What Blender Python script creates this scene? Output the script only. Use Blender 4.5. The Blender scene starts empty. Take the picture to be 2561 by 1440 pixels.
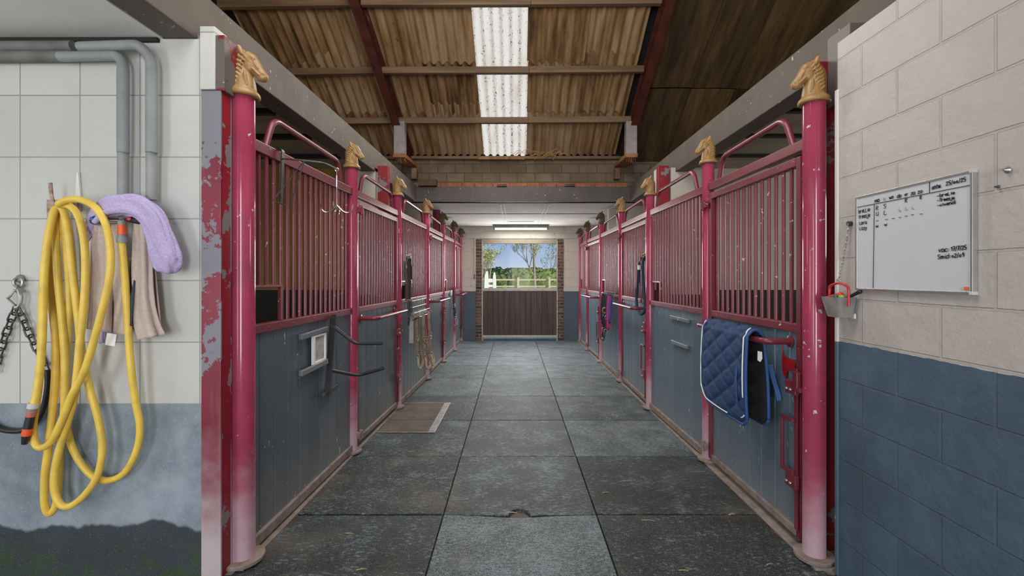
import bpy, bmesh, math, random
from mathutils import Vector, Matrix, noise
random.seed(7)
SC = bpy.context.scene
COL = SC.collection
PI = math.pi
V = Vector
CAM_Z = 1.5
FPX = 1140.0
# ---------------------------------------------------------------- measuring
def P(px, py, y):
    """point of the place seen at (px,py) at depth y"""
    return V(((px - 1294.0) * y / FPX, y, CAM_Z - (py - 692.0) * y / FPX))
def PX(px, py, x):
    """point seen at (px,py) on the lengthwise plane X = x"""
    return P(px, py, x * FPX / (px - 1294.0))
def lin(r, g, b, a=1.0):
    f = lambda c: (c / 255.0 / 12.92) if c / 255.0 <= 0.04045 else ((c / 255.0 + 0.055) / 1.055) ** 2.4
    return (f(r), f(g), f(b), a)
def cr(pts, n=6, closed=False):
    pts = [V(p) for p in pts]
    out = []
    m = len(pts)
    for i in range(m if closed else m - 1):
        if closed:
            p0, p1, p2, p3 = pts[(i - 1) % m], pts[i], pts[(i + 1) % m], pts[(i + 2) % m]
        else:
            p1, p2 = pts[i], pts[i + 1]
            p0 = pts[i - 1] if i > 0 else p1 * 2 - p2
            p3 = pts[i + 2] if i + 2 < m else p2 * 2 - p1
        for k in range(n):
            t = k / n
            out.append(0.5 * ((2 * p1) + (p2 - p0) * t + (2 * p0 - 5 * p1 + 4 * p2 - p3) * t * t + (3 * p1 - p0 - 3 * p2 + p3) * t ** 3))
    if not closed:
        out.append(pts[-1])
    return out
def arcfil(pts, r, n=5):
    """polyline with rounded corners"""
    pts = [V(p) for p in pts]
    out = [pts[0]]
    for a, b, c in zip(pts, pts[1:], pts[2:]):
        d1 = (a - b); d2 = (c - b)
        rr = min(r, d1.length * .49, d2.length * .49)
        s = b + d1.normalized() * rr; e = b + d2.normalized() * rr
        for k in range(n + 1):
            t = k / n
            out.append(s * (1 - t) ** 2 + b * 2 * t * (1 - t) + e * t * t)
    out.append(pts[-1])
    return out
# ---------------------------------------------------------------- mesh builder
class MB:
    def __init__(s):
        s.bm = bmesh.new()
    def face(s, vs):
        try:
            return s.bm.faces.new(vs)
        except ValueError:
            return None
    def box(s, x0, x1, y0, y1, z0, z1):
        v = [s.bm.verts.new((x, y, z)) for x in (x0, x1) for y in (y0, y1) for z in (z0, z1)]
        for f in ((0, 1, 3, 2), (4, 6, 7, 5), (0, 4, 5, 1), (2, 3, 7, 6), (0, 2, 6, 4), (1, 5, 7, 3)):
            s.face([v[i] for i in f])
        return s
    def bar(s, p0, p1, w, h, up=(0, 0, 1)):
        """rectangular bar from p0 to p1; w sideways, h along up"""
        p0, p1 = V(p0), V(p1)
        d = (p1 - p0).normalized(); up = V(up)
        side = d.cross(up)
        if side.length < 1e-5:
            side = d.cross(V((0, 1, 0)))
        side.normalize(); u2 = side.cross(d).normalized()
        ring = []
        for p in (p0, p1):
            ring.append([s.bm.verts.new(p + side * (a * w / 2) + u2 * (b * h / 2)) for a, b in ((-1, -1), (1, -1), (1, 1), (-1, 1))])
        for i in range(4):
            j = (i + 1) % 4
            s.face([ring[0][i], ring[0][j], ring[1][j], ring[1][i]])
        s.face(ring[0][::-1]); s.face(ring[1])
        return s
    def sweep(s, pts, prof, closed=False, caps=True, up=None):
        """prof: function(i, t) -> list of (a, b) offsets in side/up frame"""
        pts = [V(p) for p in pts]
        n = len(pts)
        tang = []
        for i in range(n):
            a = pts[(i - 1) % n] if (closed or i > 0) else pts[0]
            b = pts[(i + 1) % n] if (closed or i < n - 1) else pts[-1]
            d = b - a
            tang.append(d.normalized() if d.length > 1e-9 else V((0, 0, 1)))
        rings = []
        ref = V(up) if up is not None else None
        if ref is None:
            ref = V((0, 0, 1)) if abs(tang[0].z) < .9 else V((1, 0, 0))
        for i in range(n):
            t = tang[i]
            if up is not None:
                ref = V(up)
            sd = t.cross(ref)
            if sd.length < 1e-5:
                sd = t.cross(V((.31, .77, .2)))
            sd.normalize(); u2 = sd.cross(t).normalized()
            if up is None:
                ref = u2
            rings.append([s.bm.verts.new(pts[i] + sd * a + u2 * b) for a, b in prof(i, i / max(1, n - 1))])
        m = len(rings[0])
        for i in range(n if closed else n - 1):
            r0, r1 = rings[i], rings[(i + 1) % n]
            for k in range(m):
                j = (k + 1) % m
                s.face([r0[k], r0[j], r1[j], r1[k]])
        if caps and not closed:
            s.face(rings[0][::-1]); s.face(rings[-1])
        return s
    def tube(s, pts, r, seg=10, closed=False, caps=True):
        cs = [(math.cos(2 * PI * k / seg), math.sin(2 * PI * k / seg)) for k in range(seg)]
        f = r if callable(r) else (lambda t: r)
        return s.sweep(pts, lambda i, t: [(c[0] * f(t), c[1] * f(t)) for c in cs], closed, caps)
    def ribbon(s, pts, w, t, up, closed=False):
        """strap: w wide across, t thick along up"""
        q = [(-w / 2, -t / 2), (w / 2, -t / 2), (w / 2, t / 2), (-w / 2, t / 2)]
        return s.sweep(pts, lambda i, k: q, closed, True, up)
    def lathe(s, prof, c=(0, 0, 0), seg=24, axis='Z', cap=True):
        c = V(c)
        rings = []
        for r, h in prof:
            ring = []
            for k in range(seg):
                a = 2 * PI * k / seg
                q = (r * math.cos(a), r * math.sin(a), h)
                if axis == 'X': q = (h, q[0], q[1])
                if axis == 'Y': q = (q[0], h, q[1])
                ring.append(s.bm.verts.new(c + V(q)))
            rings.append(ring)
        for a, b in zip(rings, rings[1:]):
            for k in range(seg):
                j = (k + 1) % seg
                s.face([a[k], a[j], b[j], b[k]])
        if cap:
            s.face(rings[0][::-1]); s.face(rings[-1])
        return s
    def ball(s, c, rx, ry=None, rz=None, nu=14, nv=9):
        ry = ry or rx; rz = rz or rx
        c = V(c); rings = []
        top = s.bm.verts.new(c + V((0, 0, rz))); bot = s.bm.verts.new(c - V((0, 0, rz)))
        for i in range(1, nv):
            a = PI * i / nv
            rings.append([s.bm.verts.new(c + V((rx * math.sin(a) * math.cos(2 * PI * k / nu), ry * math.sin(a) * math.sin(2 * PI * k / nu), rz * math.cos(a)))) for k in range(nu)])
        for k in range(nu):
            j = (k + 1) % nu
            s.face([top, rings[0][k], rings[0][j]]); s.face([bot, rings[-1][j], rings[-1][k]])
            for a, b in zip(rings, rings[1:]):
                s.face([a[k], b[k], b[j], a[j]])
        return s
    def torus(s, c, R, r, ax1, ax2, n=16, seg=6, sx=1.0):
        """ring in the plane of ax1, ax2"""
        a, b = V(ax1).normalized(), V(ax2).normalized()
        return s.tube([V(c) + a * (R * sx * math.cos(2 * PI * k / n)) + b * (R * math.sin(2 * PI * k / n)) for k in range(n)], r, seg, closed=True)
    def prism(s, poly, z0, z1):
        a = [s.bm.verts.new((x, y, z0)) for x, y in poly]; b = [s.bm.verts.new((x, y, z1)) for x, y in poly]
        s.face(a[::-1]); s.face(b)
        for i in range(len(poly)):
            j = (i + 1) % len(poly)
            s.face([a[i], a[j], b[j], b[i]])
        return s
    def plate(s, poly, d):
        """closed polygon of 3D points given a thickness vector d"""
        d = V(d)
        a = [s.bm.verts.new(V(p)) for p in poly]; b = [s.bm.verts.new(V(p) + d) for p in poly]
        s.face(a[::-1]); s.face(b)
        for i in range(len(poly)):
            j = (i + 1) % len(poly)
            s.face([a[i], a[j], b[j], b[i]])
        return s
    def grid(s, f, nu, nv, closeu=False):
        g = [[s.bm.verts.new(V(f(i / nu, j / nv))) for j in range(nv + 1)] for i in range(nu if closeu else nu + 1)]
        n = len(g)
        for i in range(nu):
            for j in range(nv):
                s.face([g[i][j], g[(i + 1) % n][j], g[(i + 1) % n][j + 1], g[i][j + 1]])
        return s
    def sheet(s, f, nu, nv, thick):
        """closed slab: surface f(u,v) and the same surface pushed back by thick along its normal"""
        pts = [[V(f(i / nu, j / nv)) for j in range(nv + 1)] for i in range(nu + 1)]
        A = [[s.bm.verts.new(p) for p in row] for row in pts]
        B = []
        for i in range(nu + 1):
            row = []
            for j in range(nv + 1):
                du = pts[min(i + 1, nu)][j] - pts[max(i - 1, 0)][j]
                dv = pts[i][min(j + 1, nv)] - pts[i][max(j - 1, 0)]
                nn = du.cross(dv)
                nn = nn.normalized() if nn.length > 1e-12 else V((0, 0, 1))
                row.append(s.bm.verts.new(pts[i][j] - nn * thick))
            B.append(row)
        for i in range(nu):
            for j in range(nv):
                s.face([A[i][j], A[i + 1][j], A[i + 1][j + 1], A[i][j + 1]])
                s.face([B[i][j], B[i][j + 1], B[i + 1][j + 1], B[i + 1][j]])
        for i in range(nu):
            s.face([A[i][0], B[i][0], B[i + 1][0], A[i + 1][0]]); s.face([A[i][nv], A[i + 1][nv], B[i + 1][nv], B[i][nv]])
        for j in range(nv):
            s.face([A[0][j], A[0][j + 1], B[0][j + 1], B[0][j]]); s.face([A[nu][j], B[nu][j], B[nu][j + 1], A[nu][j + 1]])
        return s
    def build(s, name, mat, parent=None, local=False, smooth=30, bevel=0, loc=None, subd=0):
        bm = s.bm
        if loc is not None:
            bmesh.ops.translate(bm, verts=bm.verts, vec=-V(loc))
        if parent is not None and not local:
            bm.transform(chain_matrix(parent).inverted())
        bmesh.ops.recalc_face_normals(bm, faces=bm.faces)
        me = bpy.data.meshes.new(name)
        bm.to_mesh(me); bm.free()
        if mat is not None:
            me.materials.append(mat)
        if smooth:
            me.polygons.foreach_set('use_smooth', [True] * len(me.polygons))
            me.set_sharp_from_angle(angle=math.radians(smooth))
        o = bpy.data.objects.new(name, me)
        COL.objects.link(o)
        if parent is not None:
            o.parent = parent
        if loc is not None:
            o.location = loc
        if bevel:
            b = o.modifiers.new('bevel', 'BEVEL'); b.width = bevel; b.segments = 2; b.limit_method = 'ANGLE'; b.angle_limit = math.radians(40)
        if subd:
            b = o.modifiers.new('subd', 'SUBSURF'); b.levels = subd; b.render_levels = subd
        return o
def chain_matrix(o):
    m = o.matrix_basis.copy()
    while o.parent is not None:
        o = o.parent
        m = o.matrix_basis @ m
    return m
def thing(name, label, cat, loc=(0, 0, 0), rz=0.0, group=None):
    o = bpy.data.objects.new(name, None)
    COL.objects.link(o)
    o.empty_display_size = .05
    o.location = loc; o.rotation_euler = (0, 0, rz)
    tag(o, label, cat, group)
    return o
def tag(o, label, cat, group=None, kind=None):
    o['label'] = label; o['category'] = cat
    if group: o['group'] = group
    if kind: o['kind'] = kind
    return o
def struct(o):
    o['kind'] = 'structure'
    return o
def dup(o, loc=None, rz=None, label=None, group=None):
    c = o.copy(); COL.objects.link(c)
    if loc is not None: c.location = loc
    if rz is not None: c.rotation_euler = (0, 0, rz)
    if label: c['label'] = label
    if group: c['group'] = group
    for ch in list(o.children):
        k = ch.copy(); COL.objects.link(k); k.parent = c
        for g in list(ch.children):
            d = g.copy(); COL.objects.link(d); d.parent = k
    return c
# ---------------------------------------------------------------- materials
class N:
    def __init__(s, name):
        s.m = bpy.data.materials.new(name); s.m.use_nodes = True
        s.t = s.m.node_tree; s.t.nodes.clear()
        s.out = s.n('ShaderNodeOutputMaterial')
        s.b = s.n('ShaderNodeBsdfPrincipled')
        s.l(s.b.outputs[0], s.out.inputs[0])
        tc = s.n('ShaderNodeTexCoord'); s.raw = tc.outputs['Object']
        oi = s.n('ShaderNodeObjectInfo'); s.rnd = oi.outputs['Random']
        c = s.n('ShaderNodeCombineXYZ')
        for k, f in zip('XYZ', (37.0, 53.0, 71.0)):
            s.l(s.math('MULTIPLY', s.rnd, f), c.inputs[k])
        a = s.n('ShaderNodeVectorMath'); a.operation = 'ADD'
        s.l(s.raw, a.inputs[0]); s.l(c.outputs[0], a.inputs[1])
        s.pos = a.outputs[0]
    def n(s, t): return s.t.nodes.new(t)
    def l(s, a, b): s.t.links.new(a, b)
    def put(s, v, sock):
        if hasattr(v, 'is_linked') or hasattr(v, 'links'): s.l(v, sock)
        else: sock.default_value = v
    def math(s, op, a, b=0.0, clamp=False):
        x = s.n('ShaderNodeMath'); x.operation = op; x.use_clamp = clamp
        s.put(a, x.inputs[0]); s.put(b, x.inputs[1])
        return x.outputs[0]
    def scale(s, vec, sc):
        x = s.n('ShaderNodeVectorMath'); x.operation = 'MULTIPLY'
        s.l(vec, x.inputs[0]); x.inputs[1].default_value = sc
        return x.outputs[0]
    def noise(s, sc, det=4, rough=.55, vec=None, dist=0.0):
        x = s.n('ShaderNodeTexNoise'); x.inputs['Scale'].default_value = sc; x.inputs['Detail'].default_value = det
        x.inputs['Roughness'].default_value = rough; x.inputs['Distortion'].default_value = dist
        s.l(vec or s.pos, x.inputs['Vector'])
        return x.outputs[0]
    def voro(s, sc, vec=None, feat='F1'):
        x = s.n('ShaderNodeTexVoronoi'); x.inputs['Scale'].default_value = sc; x.feature = feat
        s.l(vec or s.pos, x.inputs['Vector'])
        return x.outputs['Distance']
    def ramp(s, f, stops, interp='LINEAR'):
        x = s.n('ShaderNodeValToRGB'); r = x.color_ramp; r.interpolation = interp
        while len(r.elements) < len(stops): r.elements.new(.5)
        for e, (p, c) in zip(r.elements, stops):
            e.position = p; e.color = c if hasattr(c, '__len__') else (c, c, c, 1)
        s.put(f, x.inputs[0])
        return x.outputs[0]
    def smooth(s, f, a, b):
        x = s.n('ShaderNodeMapRange'); x.interpolation_type = 'SMOOTHSTEP'
        s.put(f, x.inputs[0]); x.inputs[1].default_value = a; x.inputs[2].default_value = b
        return x.outputs[0]
    def mix(s, f, a, b, mode='MIX'):
        x = s.n('ShaderNodeMix'); x.data_type = 'RGBA'; x.blend_type = mode
        s.put(f, x.inputs[0]); s.put(a, x.inputs[6]); s.put(b, x.inputs[7])
        return x.outputs[2]
    def sep(s, vec=None):
        x = s.n('ShaderNodeSeparateXYZ'); s.l(vec or s.raw, x.inputs[0])
        return x.outputs
    def comb(s, a, b, c=0.0):
        x = s.n('ShaderNodeCombineXYZ')
        for k, v in zip(range(3), (a, b, c)): s.put(v, x.inputs[k])
        return x.outputs[0]
    def bump(s, h, strength=.3, dist=.01, prev=None):
        x = s.n('ShaderNodeBump'); x.inputs['Strength'].default_value = strength; x.inputs['Distance'].default_value = dist
        s.l(h, x.inputs['Height'])
        if prev is not None: s.l(prev, x.inputs['Normal'])
        s.l(x.outputs[0], s.b.inputs['Normal'])
        return x.outputs[0]
    def brick(s, vec, w, h, mortar, off=.5, smooth=.1):
        x = s.n('ShaderNodeTexBrick'); x.offset = off; x.squash = 1.0
        x.inputs['Scale'].default_value = 1.0; x.inputs['Mortar Size'].default_value = mortar; x.inputs['Mortar Smooth'].default_value = smooth
        x.inputs['Brick Width'].default_value = w; x.inputs['Row Height'].default_value = h
        x.inputs['Color1'].default_value = (0, 0, 0, 1); x.inputs['Color2'].default_value = (1, 1, 1, 1); x.inputs['Mortar'].default_value = (.5, .5, .5, 1)
        s.l(vec, x.inputs['Vector'])
        return x.outputs['Fac'], x.outputs['Color']
    def done(s, col, rough=.5, metal=0.0, spec=None):
        s.put(col, s.b.inputs['Base Color']); s.put(rough, s.b.inputs['Roughness']); s.put(metal, s.b.inputs['Metallic'])
        if spec is not None: s.b.inputs['Specular IOR Level'].default_value = spec
        return s.m
def plain(name, col, rough=.5, metal=0.0, var=.18, sc=9.0, bump=0.0):
    n = N(name)
    f = n.noise(sc, 5)
    dark = tuple(c * (1 - var) for c in col[:3]) + (1,); lite = tuple(min(1, c * (1 + var)) for c in col[:3]) + (1,)
    c = n.ramp(f, [(.3, dark), (.7, lite)])
    if bump: n.bump(f, bump, .004)
    return n.done(c, rough, metal)
MAT = {}
def paint(name, col, chip=(.55, .55, .55, 1), under=None, chips=.71, fade=None, rough=.3, dirt=(.18, .12, .10, 1), dustz=.0, streak=True, uz=False, uthr=.52, rv=.18):
    """old gloss paint: flakes chipped away, dust climbing from the floor"""
    n = N(name)
    big = n.noise(3.0, 4)
    c = n.mix(n.smooth(big, .35, .7), tuple(x * .86 for x in col[:3]) + (1,), tuple(min(1, x * 1.12) for x in col[:3]) + (1,))
    z = n.sep()[2]
    if streak:
        st = n.noise(14, 5, vec=n.scale(n.pos, (1, 1, .12)))
        c = n.mix(n.math('MULTIPLY', n.smooth(st, .58, .75), .35), c, dirt)
    if dustz:
        zz = n.math('ADD', z, n.math('MULTIPLY', n.math('SUBTRACT', n.noise(6, 5), .5), dustz * .9))
        d = n.math('SUBTRACT', 1.0, n.smooth(zz, dustz * .1, dustz), True)
        c = n.mix(n.math('MULTIPLY', d, .72), c, fade or (.5, .45, .45, 1))
    if under:
        un = n.noise(3.2, 9, .66)
        if uz: un = n.math('ADD', un, n.math('MULTIPLY', n.math('SUBTRACT', z, 1.28), .17))
        u = n.math('MULTIPLY', n.smooth(un, uthr, uthr + .01), 1.0)
        c = n.mix(u, c, under)
    k = n.noise(26, 6, .6)
    lo = n.smooth(n.math('ADD', k, n.math('MULTIPLY', n.noise(1.6, 2), .12)), chips + .05, chips + .07)
    c = n.mix(lo, c, chip)
    n.bump(n.math('SUBTRACT', n.math('MULTIPLY', big, .15), lo), .25, .003)
    return n.done(c, n.math('ADD', rough, n.math('MULTIPLY', n.noise(8, 4), rv)))
RED = (.35, .046, .096, 1)
MAT['red'] = paint('burgundy_paint', RED, fade=(.62, .48, .53, 1), chips=.675, dustz=.62, rough=.05, rv=.12)
MAT['red_far'] = paint('burgundy_rail_paint', (.18, .026, .040, 1), chips=.69, rough=.24)
MAT['bar'] = paint('burgundy_bar_paint', (.18, .028, .042, 1), chips=.665, rough=.25, chip=(.42, .38, .36, 1))
MAT['column'] = paint('peeling_column_paint', (.205, .012, .034, 1), under=(.205, .205, .235, 1), uz=True, fade=(.64, .61, .61, 1), chips=.72, dustz=.8, rough=.32)
MAT['cleat'] = paint('red_and_grey_plate_paint', (.17, .009, .014, 1), under=(.115, .098, .09, 1), chips=.72, rough=.4, uthr=.45)
MAT['column_red'] = paint('dark_red_column_paint', (.26, .012, .022, 1), under=(.2, .19, .19, 1), chips=.72, rough=.35, uthr=.60)
MAT['beam'] = paint('grey_brown_beam_paint', (.105, .084, .067, 1), chips=.685, chip=(.45, .43, .4, 1), rough=.6, dirt=(.1, .08, .06, 1))
MAT['beam_dark'] = paint('slate_beam_paint', (.080, .066, .067, 1), chips=.68, chip=(.5, .48, .46, 1), rough=.42)
MAT['rust'] = plain('dark_red_rafter_paint', (.085, .018, .01, 1), .6, var=.4)
MAT['timber'] = None
MAT['gold'] = None
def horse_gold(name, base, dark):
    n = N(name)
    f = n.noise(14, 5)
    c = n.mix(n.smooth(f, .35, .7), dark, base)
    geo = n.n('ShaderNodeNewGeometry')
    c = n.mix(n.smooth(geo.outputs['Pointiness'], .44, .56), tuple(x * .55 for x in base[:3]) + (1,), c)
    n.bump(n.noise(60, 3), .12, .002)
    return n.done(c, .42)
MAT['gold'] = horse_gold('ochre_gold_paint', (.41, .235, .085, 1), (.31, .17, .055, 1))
MAT['gold_dark'] = horse_gold('darker_gold_tone', (.155, .10, .035, 1), (.09, .055, .02, 1))  # darker copy of the gold, used on the far heads
def wood(name, a, b, sc=6, stretch=(1, 1, .08), rough=.7, bump=.25):
    n = N(name)
    g = n.noise(sc, 7, .6, vec=n.scale(n.pos, stretch), dist=.6)
    c = n.mix(n.smooth(g, .3, .72), a, b)
    n.bump(g, bump, .004)
    return n.done(c, rough)
MAT['timber'] = wood('weathered_roof_timber', (.13, .075, .038, 1), (.30, .19, .105, 1), 7, (.08, 1, 1))
MAT['timber_raw'] = wood('raw_split_timber', (.25, .10, .035, 1), (.5, .25, .10, 1), 12, (1, .1, 1))
MAT['ochre_boards'] = wood('ochre_stall_boards', (.24, .135, .028, 1), (.44, .28, .07, 1), 5, (1, 1, .1))
def boards(name, base, tip):
    n = N(name)
    x, y, z = n.sep()
    k = n.math('FLOOR', n.math('DIVIDE', x, .145))
    wn = n.n('ShaderNodeTexWhiteNoise'); wn.noise_dimensions = '1D'
    n.l(n.math('ADD', k, n.math('MULTIPLY', n.rnd, 40.0)), wn.inputs['W'])
    c = n.mix(wn.outputs['Value'], tuple(v * .88 for v in base[:3]) + (1,), tuple(v * 1.12 for v in base[:3]) + (1,))
    st = n.noise(9, 6, .6, vec=n.scale(n.pos, (1, 1, .14)))
    c = n.mix(n.math('MULTIPLY', n.smooth(st, .5, .8), .55), c, tip)
    zz = n.math('ADD', z, n.math('MULTIPLY', n.noise(7, 4), .35))
    c = n.mix(n.math('MULTIPLY', n.math('SUBTRACT', 1.0, n.smooth(zz, .15, .75), True), .4), c, (.30, .29, .27, 1))
    k1 = n.noise(18, 5, .65, vec=n.scale(n.pos, (1.5, 1.5, .55)))
    chip = n.smooth(k1, .672, .685)
    c = n.mix(chip, c, (.62, .6, .55, 1))
    k2 = n.noise(30, 5, .6, vec=n.scale(n.pos, (1.6, 1.6, .5)))
    c = n.mix(n.smooth(k2, .68, .695), c, (.03, .03, .035, 1))
    n.bump(n.math('SUBTRACT', st, n.math('MULTIPLY', chip, .6)), .18, .004)
    return n.done(c, n.math('ADD', .24, n.math('MULTIPLY', st, .2)))
MAT['boards_left'] = boards('charcoal_blue_boards', (.088, .108, .128, 1), (.15, .165, .18, 1))
MAT['boards_right'] = boards('slate_blue_boards', (.098, .150, .195, 1), (.17, .21, .24, 1))
# ---- walls
def blockwall(name, low, high, zsplit, zoff):
    n = N(name)
    x, y, z = n.sep()
    wv = n.math('MULTIPLY', n.math('SUBTRACT', n.noise(5, 3, vec=n.raw), .5), .006)
    fac, bc = n.brick(n.comb(n.math('ADD', y, .06), n.math('ADD', z, n.math('ADD', wv, zoff))), .4, .2, .006, .5, .35)
    g = n.noise(60, 6, .65, vec=n.raw)
    g2 = n.noise(9, 5, .6, vec=n.raw)
    lump = n.noise(28, 4, .6, vec=n.raw)
    up = n.mix(n.smooth(g2, .3, .75), tuple(v * .93 for v in high[:3]) + (1,), high)
    up = n.mix(n.smooth(g, .74, .77), up, (.16, .13, .11, 1))
    lo = n.mix(n.smooth(n.noise(4, 5, vec=n.raw), .35, .7), tuple(v * .85 for v in low[:3]) + (1,), tuple(v * 1.18 for v in low[:3]) + (1,))
    lo = n.mix(n.smooth(n.noise(22, 5, .65, vec=n.raw), .73, .76), lo, (.45, .47, .5, 1))
    zz = n.math('ADD', z, n.math('MULTIPLY', n.math('SUBTRACT', n.noise(14, 4, vec=n.raw), .5), .016))
    c = n.mix(n.math('GREATER_THAN', zz, zsplit), lo, up)
    c = n.mix(n.math('MULTIPLY', fac, .10), c, (.12, .12, .12, 1))
    h = n.math('SUBTRACT', n.math('ADD', n.math('MULTIPLY', lump, .4), n.math('MULTIPLY', g, .22)), n.math('MULTIPLY', fac, .62))
    n.bump(h, .85, .012)
    return n.done(c, .55)
MAT['block_right'] = blockwall('painted_block_wall', (.072, .118, .168, 1), (.515, .485, .45, 1), 1.178, .012)
def endwall():
    n = N('painted_end_wall')
    x, y, z = n.sep()
    fac, bc = n.brick(n.comb(x, z), .44, .21, .006, .5, .3)
    g = n.noise(30, 5, vec=n.raw)
    c = n.mix(n.math('GREATER_THAN', z, 1.16), (.075, .105, .14, 1), (.60, .56, .50, 1))
    c = n.mix(n.math('MULTIPLY', fac, .25), c, (.2, .19, .18, 1))
    c = n.mix(n.smooth(n.noise(12, 6, vec=n.raw), .68, .72), c, (.3, .28, .26, 1))
    n.bump(n.math('SUBTRACT', n.math('MULTIPLY', g, .4), fac), .5, .01)
    return n.done(c, .6)
MAT['end_wall'] = endwall()
def gableblocks():
    n = N('bare_upper_blocks')
    x, y, z = n.sep()
    fac, bc = n.brick(n.comb(x, n.math('ADD', z, .02)), .285, .145, .009, .5, .2)
    c = n.mix(bc, (.175, .125, .082, 1), (.255, .195, .135, 1))
    c = n.mix(n.smooth(n.noise(5, 5, vec=n.raw), .35, .7), c, (.16, .115, .075, 1))
    c = n.mix(n.math('MULTIPLY', fac, .75), c, (.10, .075, .05, 1))
    n.bump(n.math('SUBTRACT', n.math('MULTIPLY', n.noise(40, 4, vec=n.raw), .4), fac), .6, .01)
    return n.done(c, .85)
MAT['gable'] = gableblocks()
def tiles():
    n = N('speckled_wall_tiles')
    x, y, z = n.sep()
    fac, bc = n.brick(n.comb(n.math('ADD', x, 1.581), n.math('SUBTRACT', z, .867)), .2985, .3072, .0032, 0.0, .1)
    g = n.noise(170, 3, .7, vec=n.raw)
    c = n.mix(bc, (.52, .53, .505, 1), (.58, .585, .555, 1))
    c = n.mix(n.math('MULTIPLY', n.smooth(g, .58, .70), .5), c, (.34, .34, .33, 1))
    c = n.mix(n.math('MULTIPLY', n.smooth(n.noise(3, 5, vec=n.raw), .45, .75), .3), c, (.45, .41, .34, 1))
    c = n.mix(n.smooth(n.noise(26, 6, .7, vec=n.raw), .735, .76), c, (.2, .18, .16, 1))
    c = n.mix(fac, c, (.30, .30, .27, 1))
    # plinth below the tiles: bluish render, wet foot with algae
    p = n.mix(n.smooth(n.noise(5, 6, .6, vec=n.raw), .3, .72), (.165, .205, .245, 1), (.31, .365, .415, 1))
    p = n.mix(n.math('MULTIPLY', n.smooth(n.noise(120, 3, .7, vec=n.raw), .6, .72), .6), p, (.5, .55, .6, 1))
    p = n.mix(n.smooth(n.noise(16, 6, .7, vec=n.raw), .70, .74), p, (.09, .1, .12, 1))
    wl = n.math('ADD', z, n.math('MULTIPLY', n.math('SUBTRACT', n.noise(3.0, 3, vec=n.comb(x, 0.0, 0.0)), .5), .24))
    wet = n.math('SUBTRACT', 1.0, n.smooth(n.math('ADD', wl, n.math('MULTIPLY', n.noise(30, 3, vec=n.raw), .012)), .255, .275), True)
    p = n.mix(n.math('MULTIPLY', wet, .92), p, (.030, .038, .044, 1))
    alg = n.math('MULTIPLY', n.math('SUBTRACT', 1.0, n.smooth(n.math('ADD', z, n.math('MULTIPLY', n.noise(7, 6, vec=n.raw), .2)), .16, .33), True), n.smooth(n.noise(9, 6, .65, vec=n.raw), .40, .62))
    p = n.mix(n.math('MULTIPLY', alg, .75), p, (.045, .085, .022, 1))
    spk = n.smooth(n.noise(170, 2, .6, vec=n.raw), .64, .70)
    p = n.mix(n.math('MULTIPLY', spk, .6), p, (.35, .38, .4, 1))
    top = n.math('GREATER_THAN', z, .867)
    c = n.mix(top, p, c)
    n.bump(n.math('ADD', n.math('MULTIPLY', g, .12), n.math('MULTIPLY', n.math('MULTIPLY', fac, -1.0), top)), .45, .006)
    return n.done(c, n.math('SUBTRACT', .5, n.math('MULTIPLY', n.math('MULTIPLY', wet, n.math('SUBTRACT', 1.0, top)), .2)))
MAT['tiles'] = tiles()
MAT['plaster'] = plain('cream_painted_wall', (.56, .52, .46, 1), .7, var=.1, sc=4)
MAT['ceil_white'] = plain('white_ceiling_panel', (.62, .595, .54, 1), .95, var=.09, sc=2.5)
MAT['ceil_white'].node_tree.nodes['Principled BSDF'].inputs['Specular IOR Level'].default_value = .1
MAT['ceil_wash'] = plain('dull_white_ceiling_panel', (.78, .79, .765, 1), .55, var=.1, sc=1.6)
MAT['black'] = plain('black_rubber_lining', (.014, .014, .015, 1), .7)
MAT['stall_ceil'] = plain('stained_stall_ceiling', (.30, .26, .20, 1), .8, var=.25, sc=3)
MAT['dark_gap'] = plain('dark_gap', (.02, .018, .016, 1), .9)
# ---- floor
def mat_rubber():
    n = N('rubber_mat')
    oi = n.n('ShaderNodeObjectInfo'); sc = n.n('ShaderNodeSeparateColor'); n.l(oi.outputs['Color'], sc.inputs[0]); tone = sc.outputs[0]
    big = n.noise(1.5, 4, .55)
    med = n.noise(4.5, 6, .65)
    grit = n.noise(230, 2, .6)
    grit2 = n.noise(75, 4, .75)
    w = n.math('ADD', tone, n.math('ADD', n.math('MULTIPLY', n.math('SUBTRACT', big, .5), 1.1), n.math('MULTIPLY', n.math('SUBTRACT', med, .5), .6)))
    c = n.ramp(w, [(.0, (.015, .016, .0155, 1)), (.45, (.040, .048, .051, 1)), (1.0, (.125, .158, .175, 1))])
    weave = n.noise(30, 4, .7, vec=n.scale(n.pos, (1, 2.4, 1)))
    worn = n.smooth(n.math('ADD', weave, n.math('ADD', n.math('MULTIPLY', med, .5), n.math('MULTIPLY', tone, .16))), .80, .98)
    c = n.mix(n.math('MULTIPLY', worn, .6), c, (.27, .325, .35, 1))
    c = n.mix(n.math('MULTIPLY', n.smooth(grit, .55, .66), n.math('ADD', .25, n.math('MULTIPLY', tone, .45))), c, (.40, .46, .48, 1))
    c = n.mix(n.math('MULTIPLY', n.smooth(grit, .47, .38), .85), c, (.006, .007, .007, 1))
    c = n.mix(n.math('MULTIPLY', n.smooth(n.noise(2.3, 5), .53, .75), .4), c, (.16, .135, .105, 1))
    n.bump(n.math('ADD', grit2, n.math('MULTIPLY', grit, .6)), .4, .004)
    return n.done(c, n.math('ADD', .50, n.math('MULTIPLY', grit2, .2)), spec=.32)
MAT['rubber'] = mat_rubber()
MAT['concrete'] = plain('stained_concrete', (.17, .145, .12, 1), .85, var=.3, sc=6, bump=.3)
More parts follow.
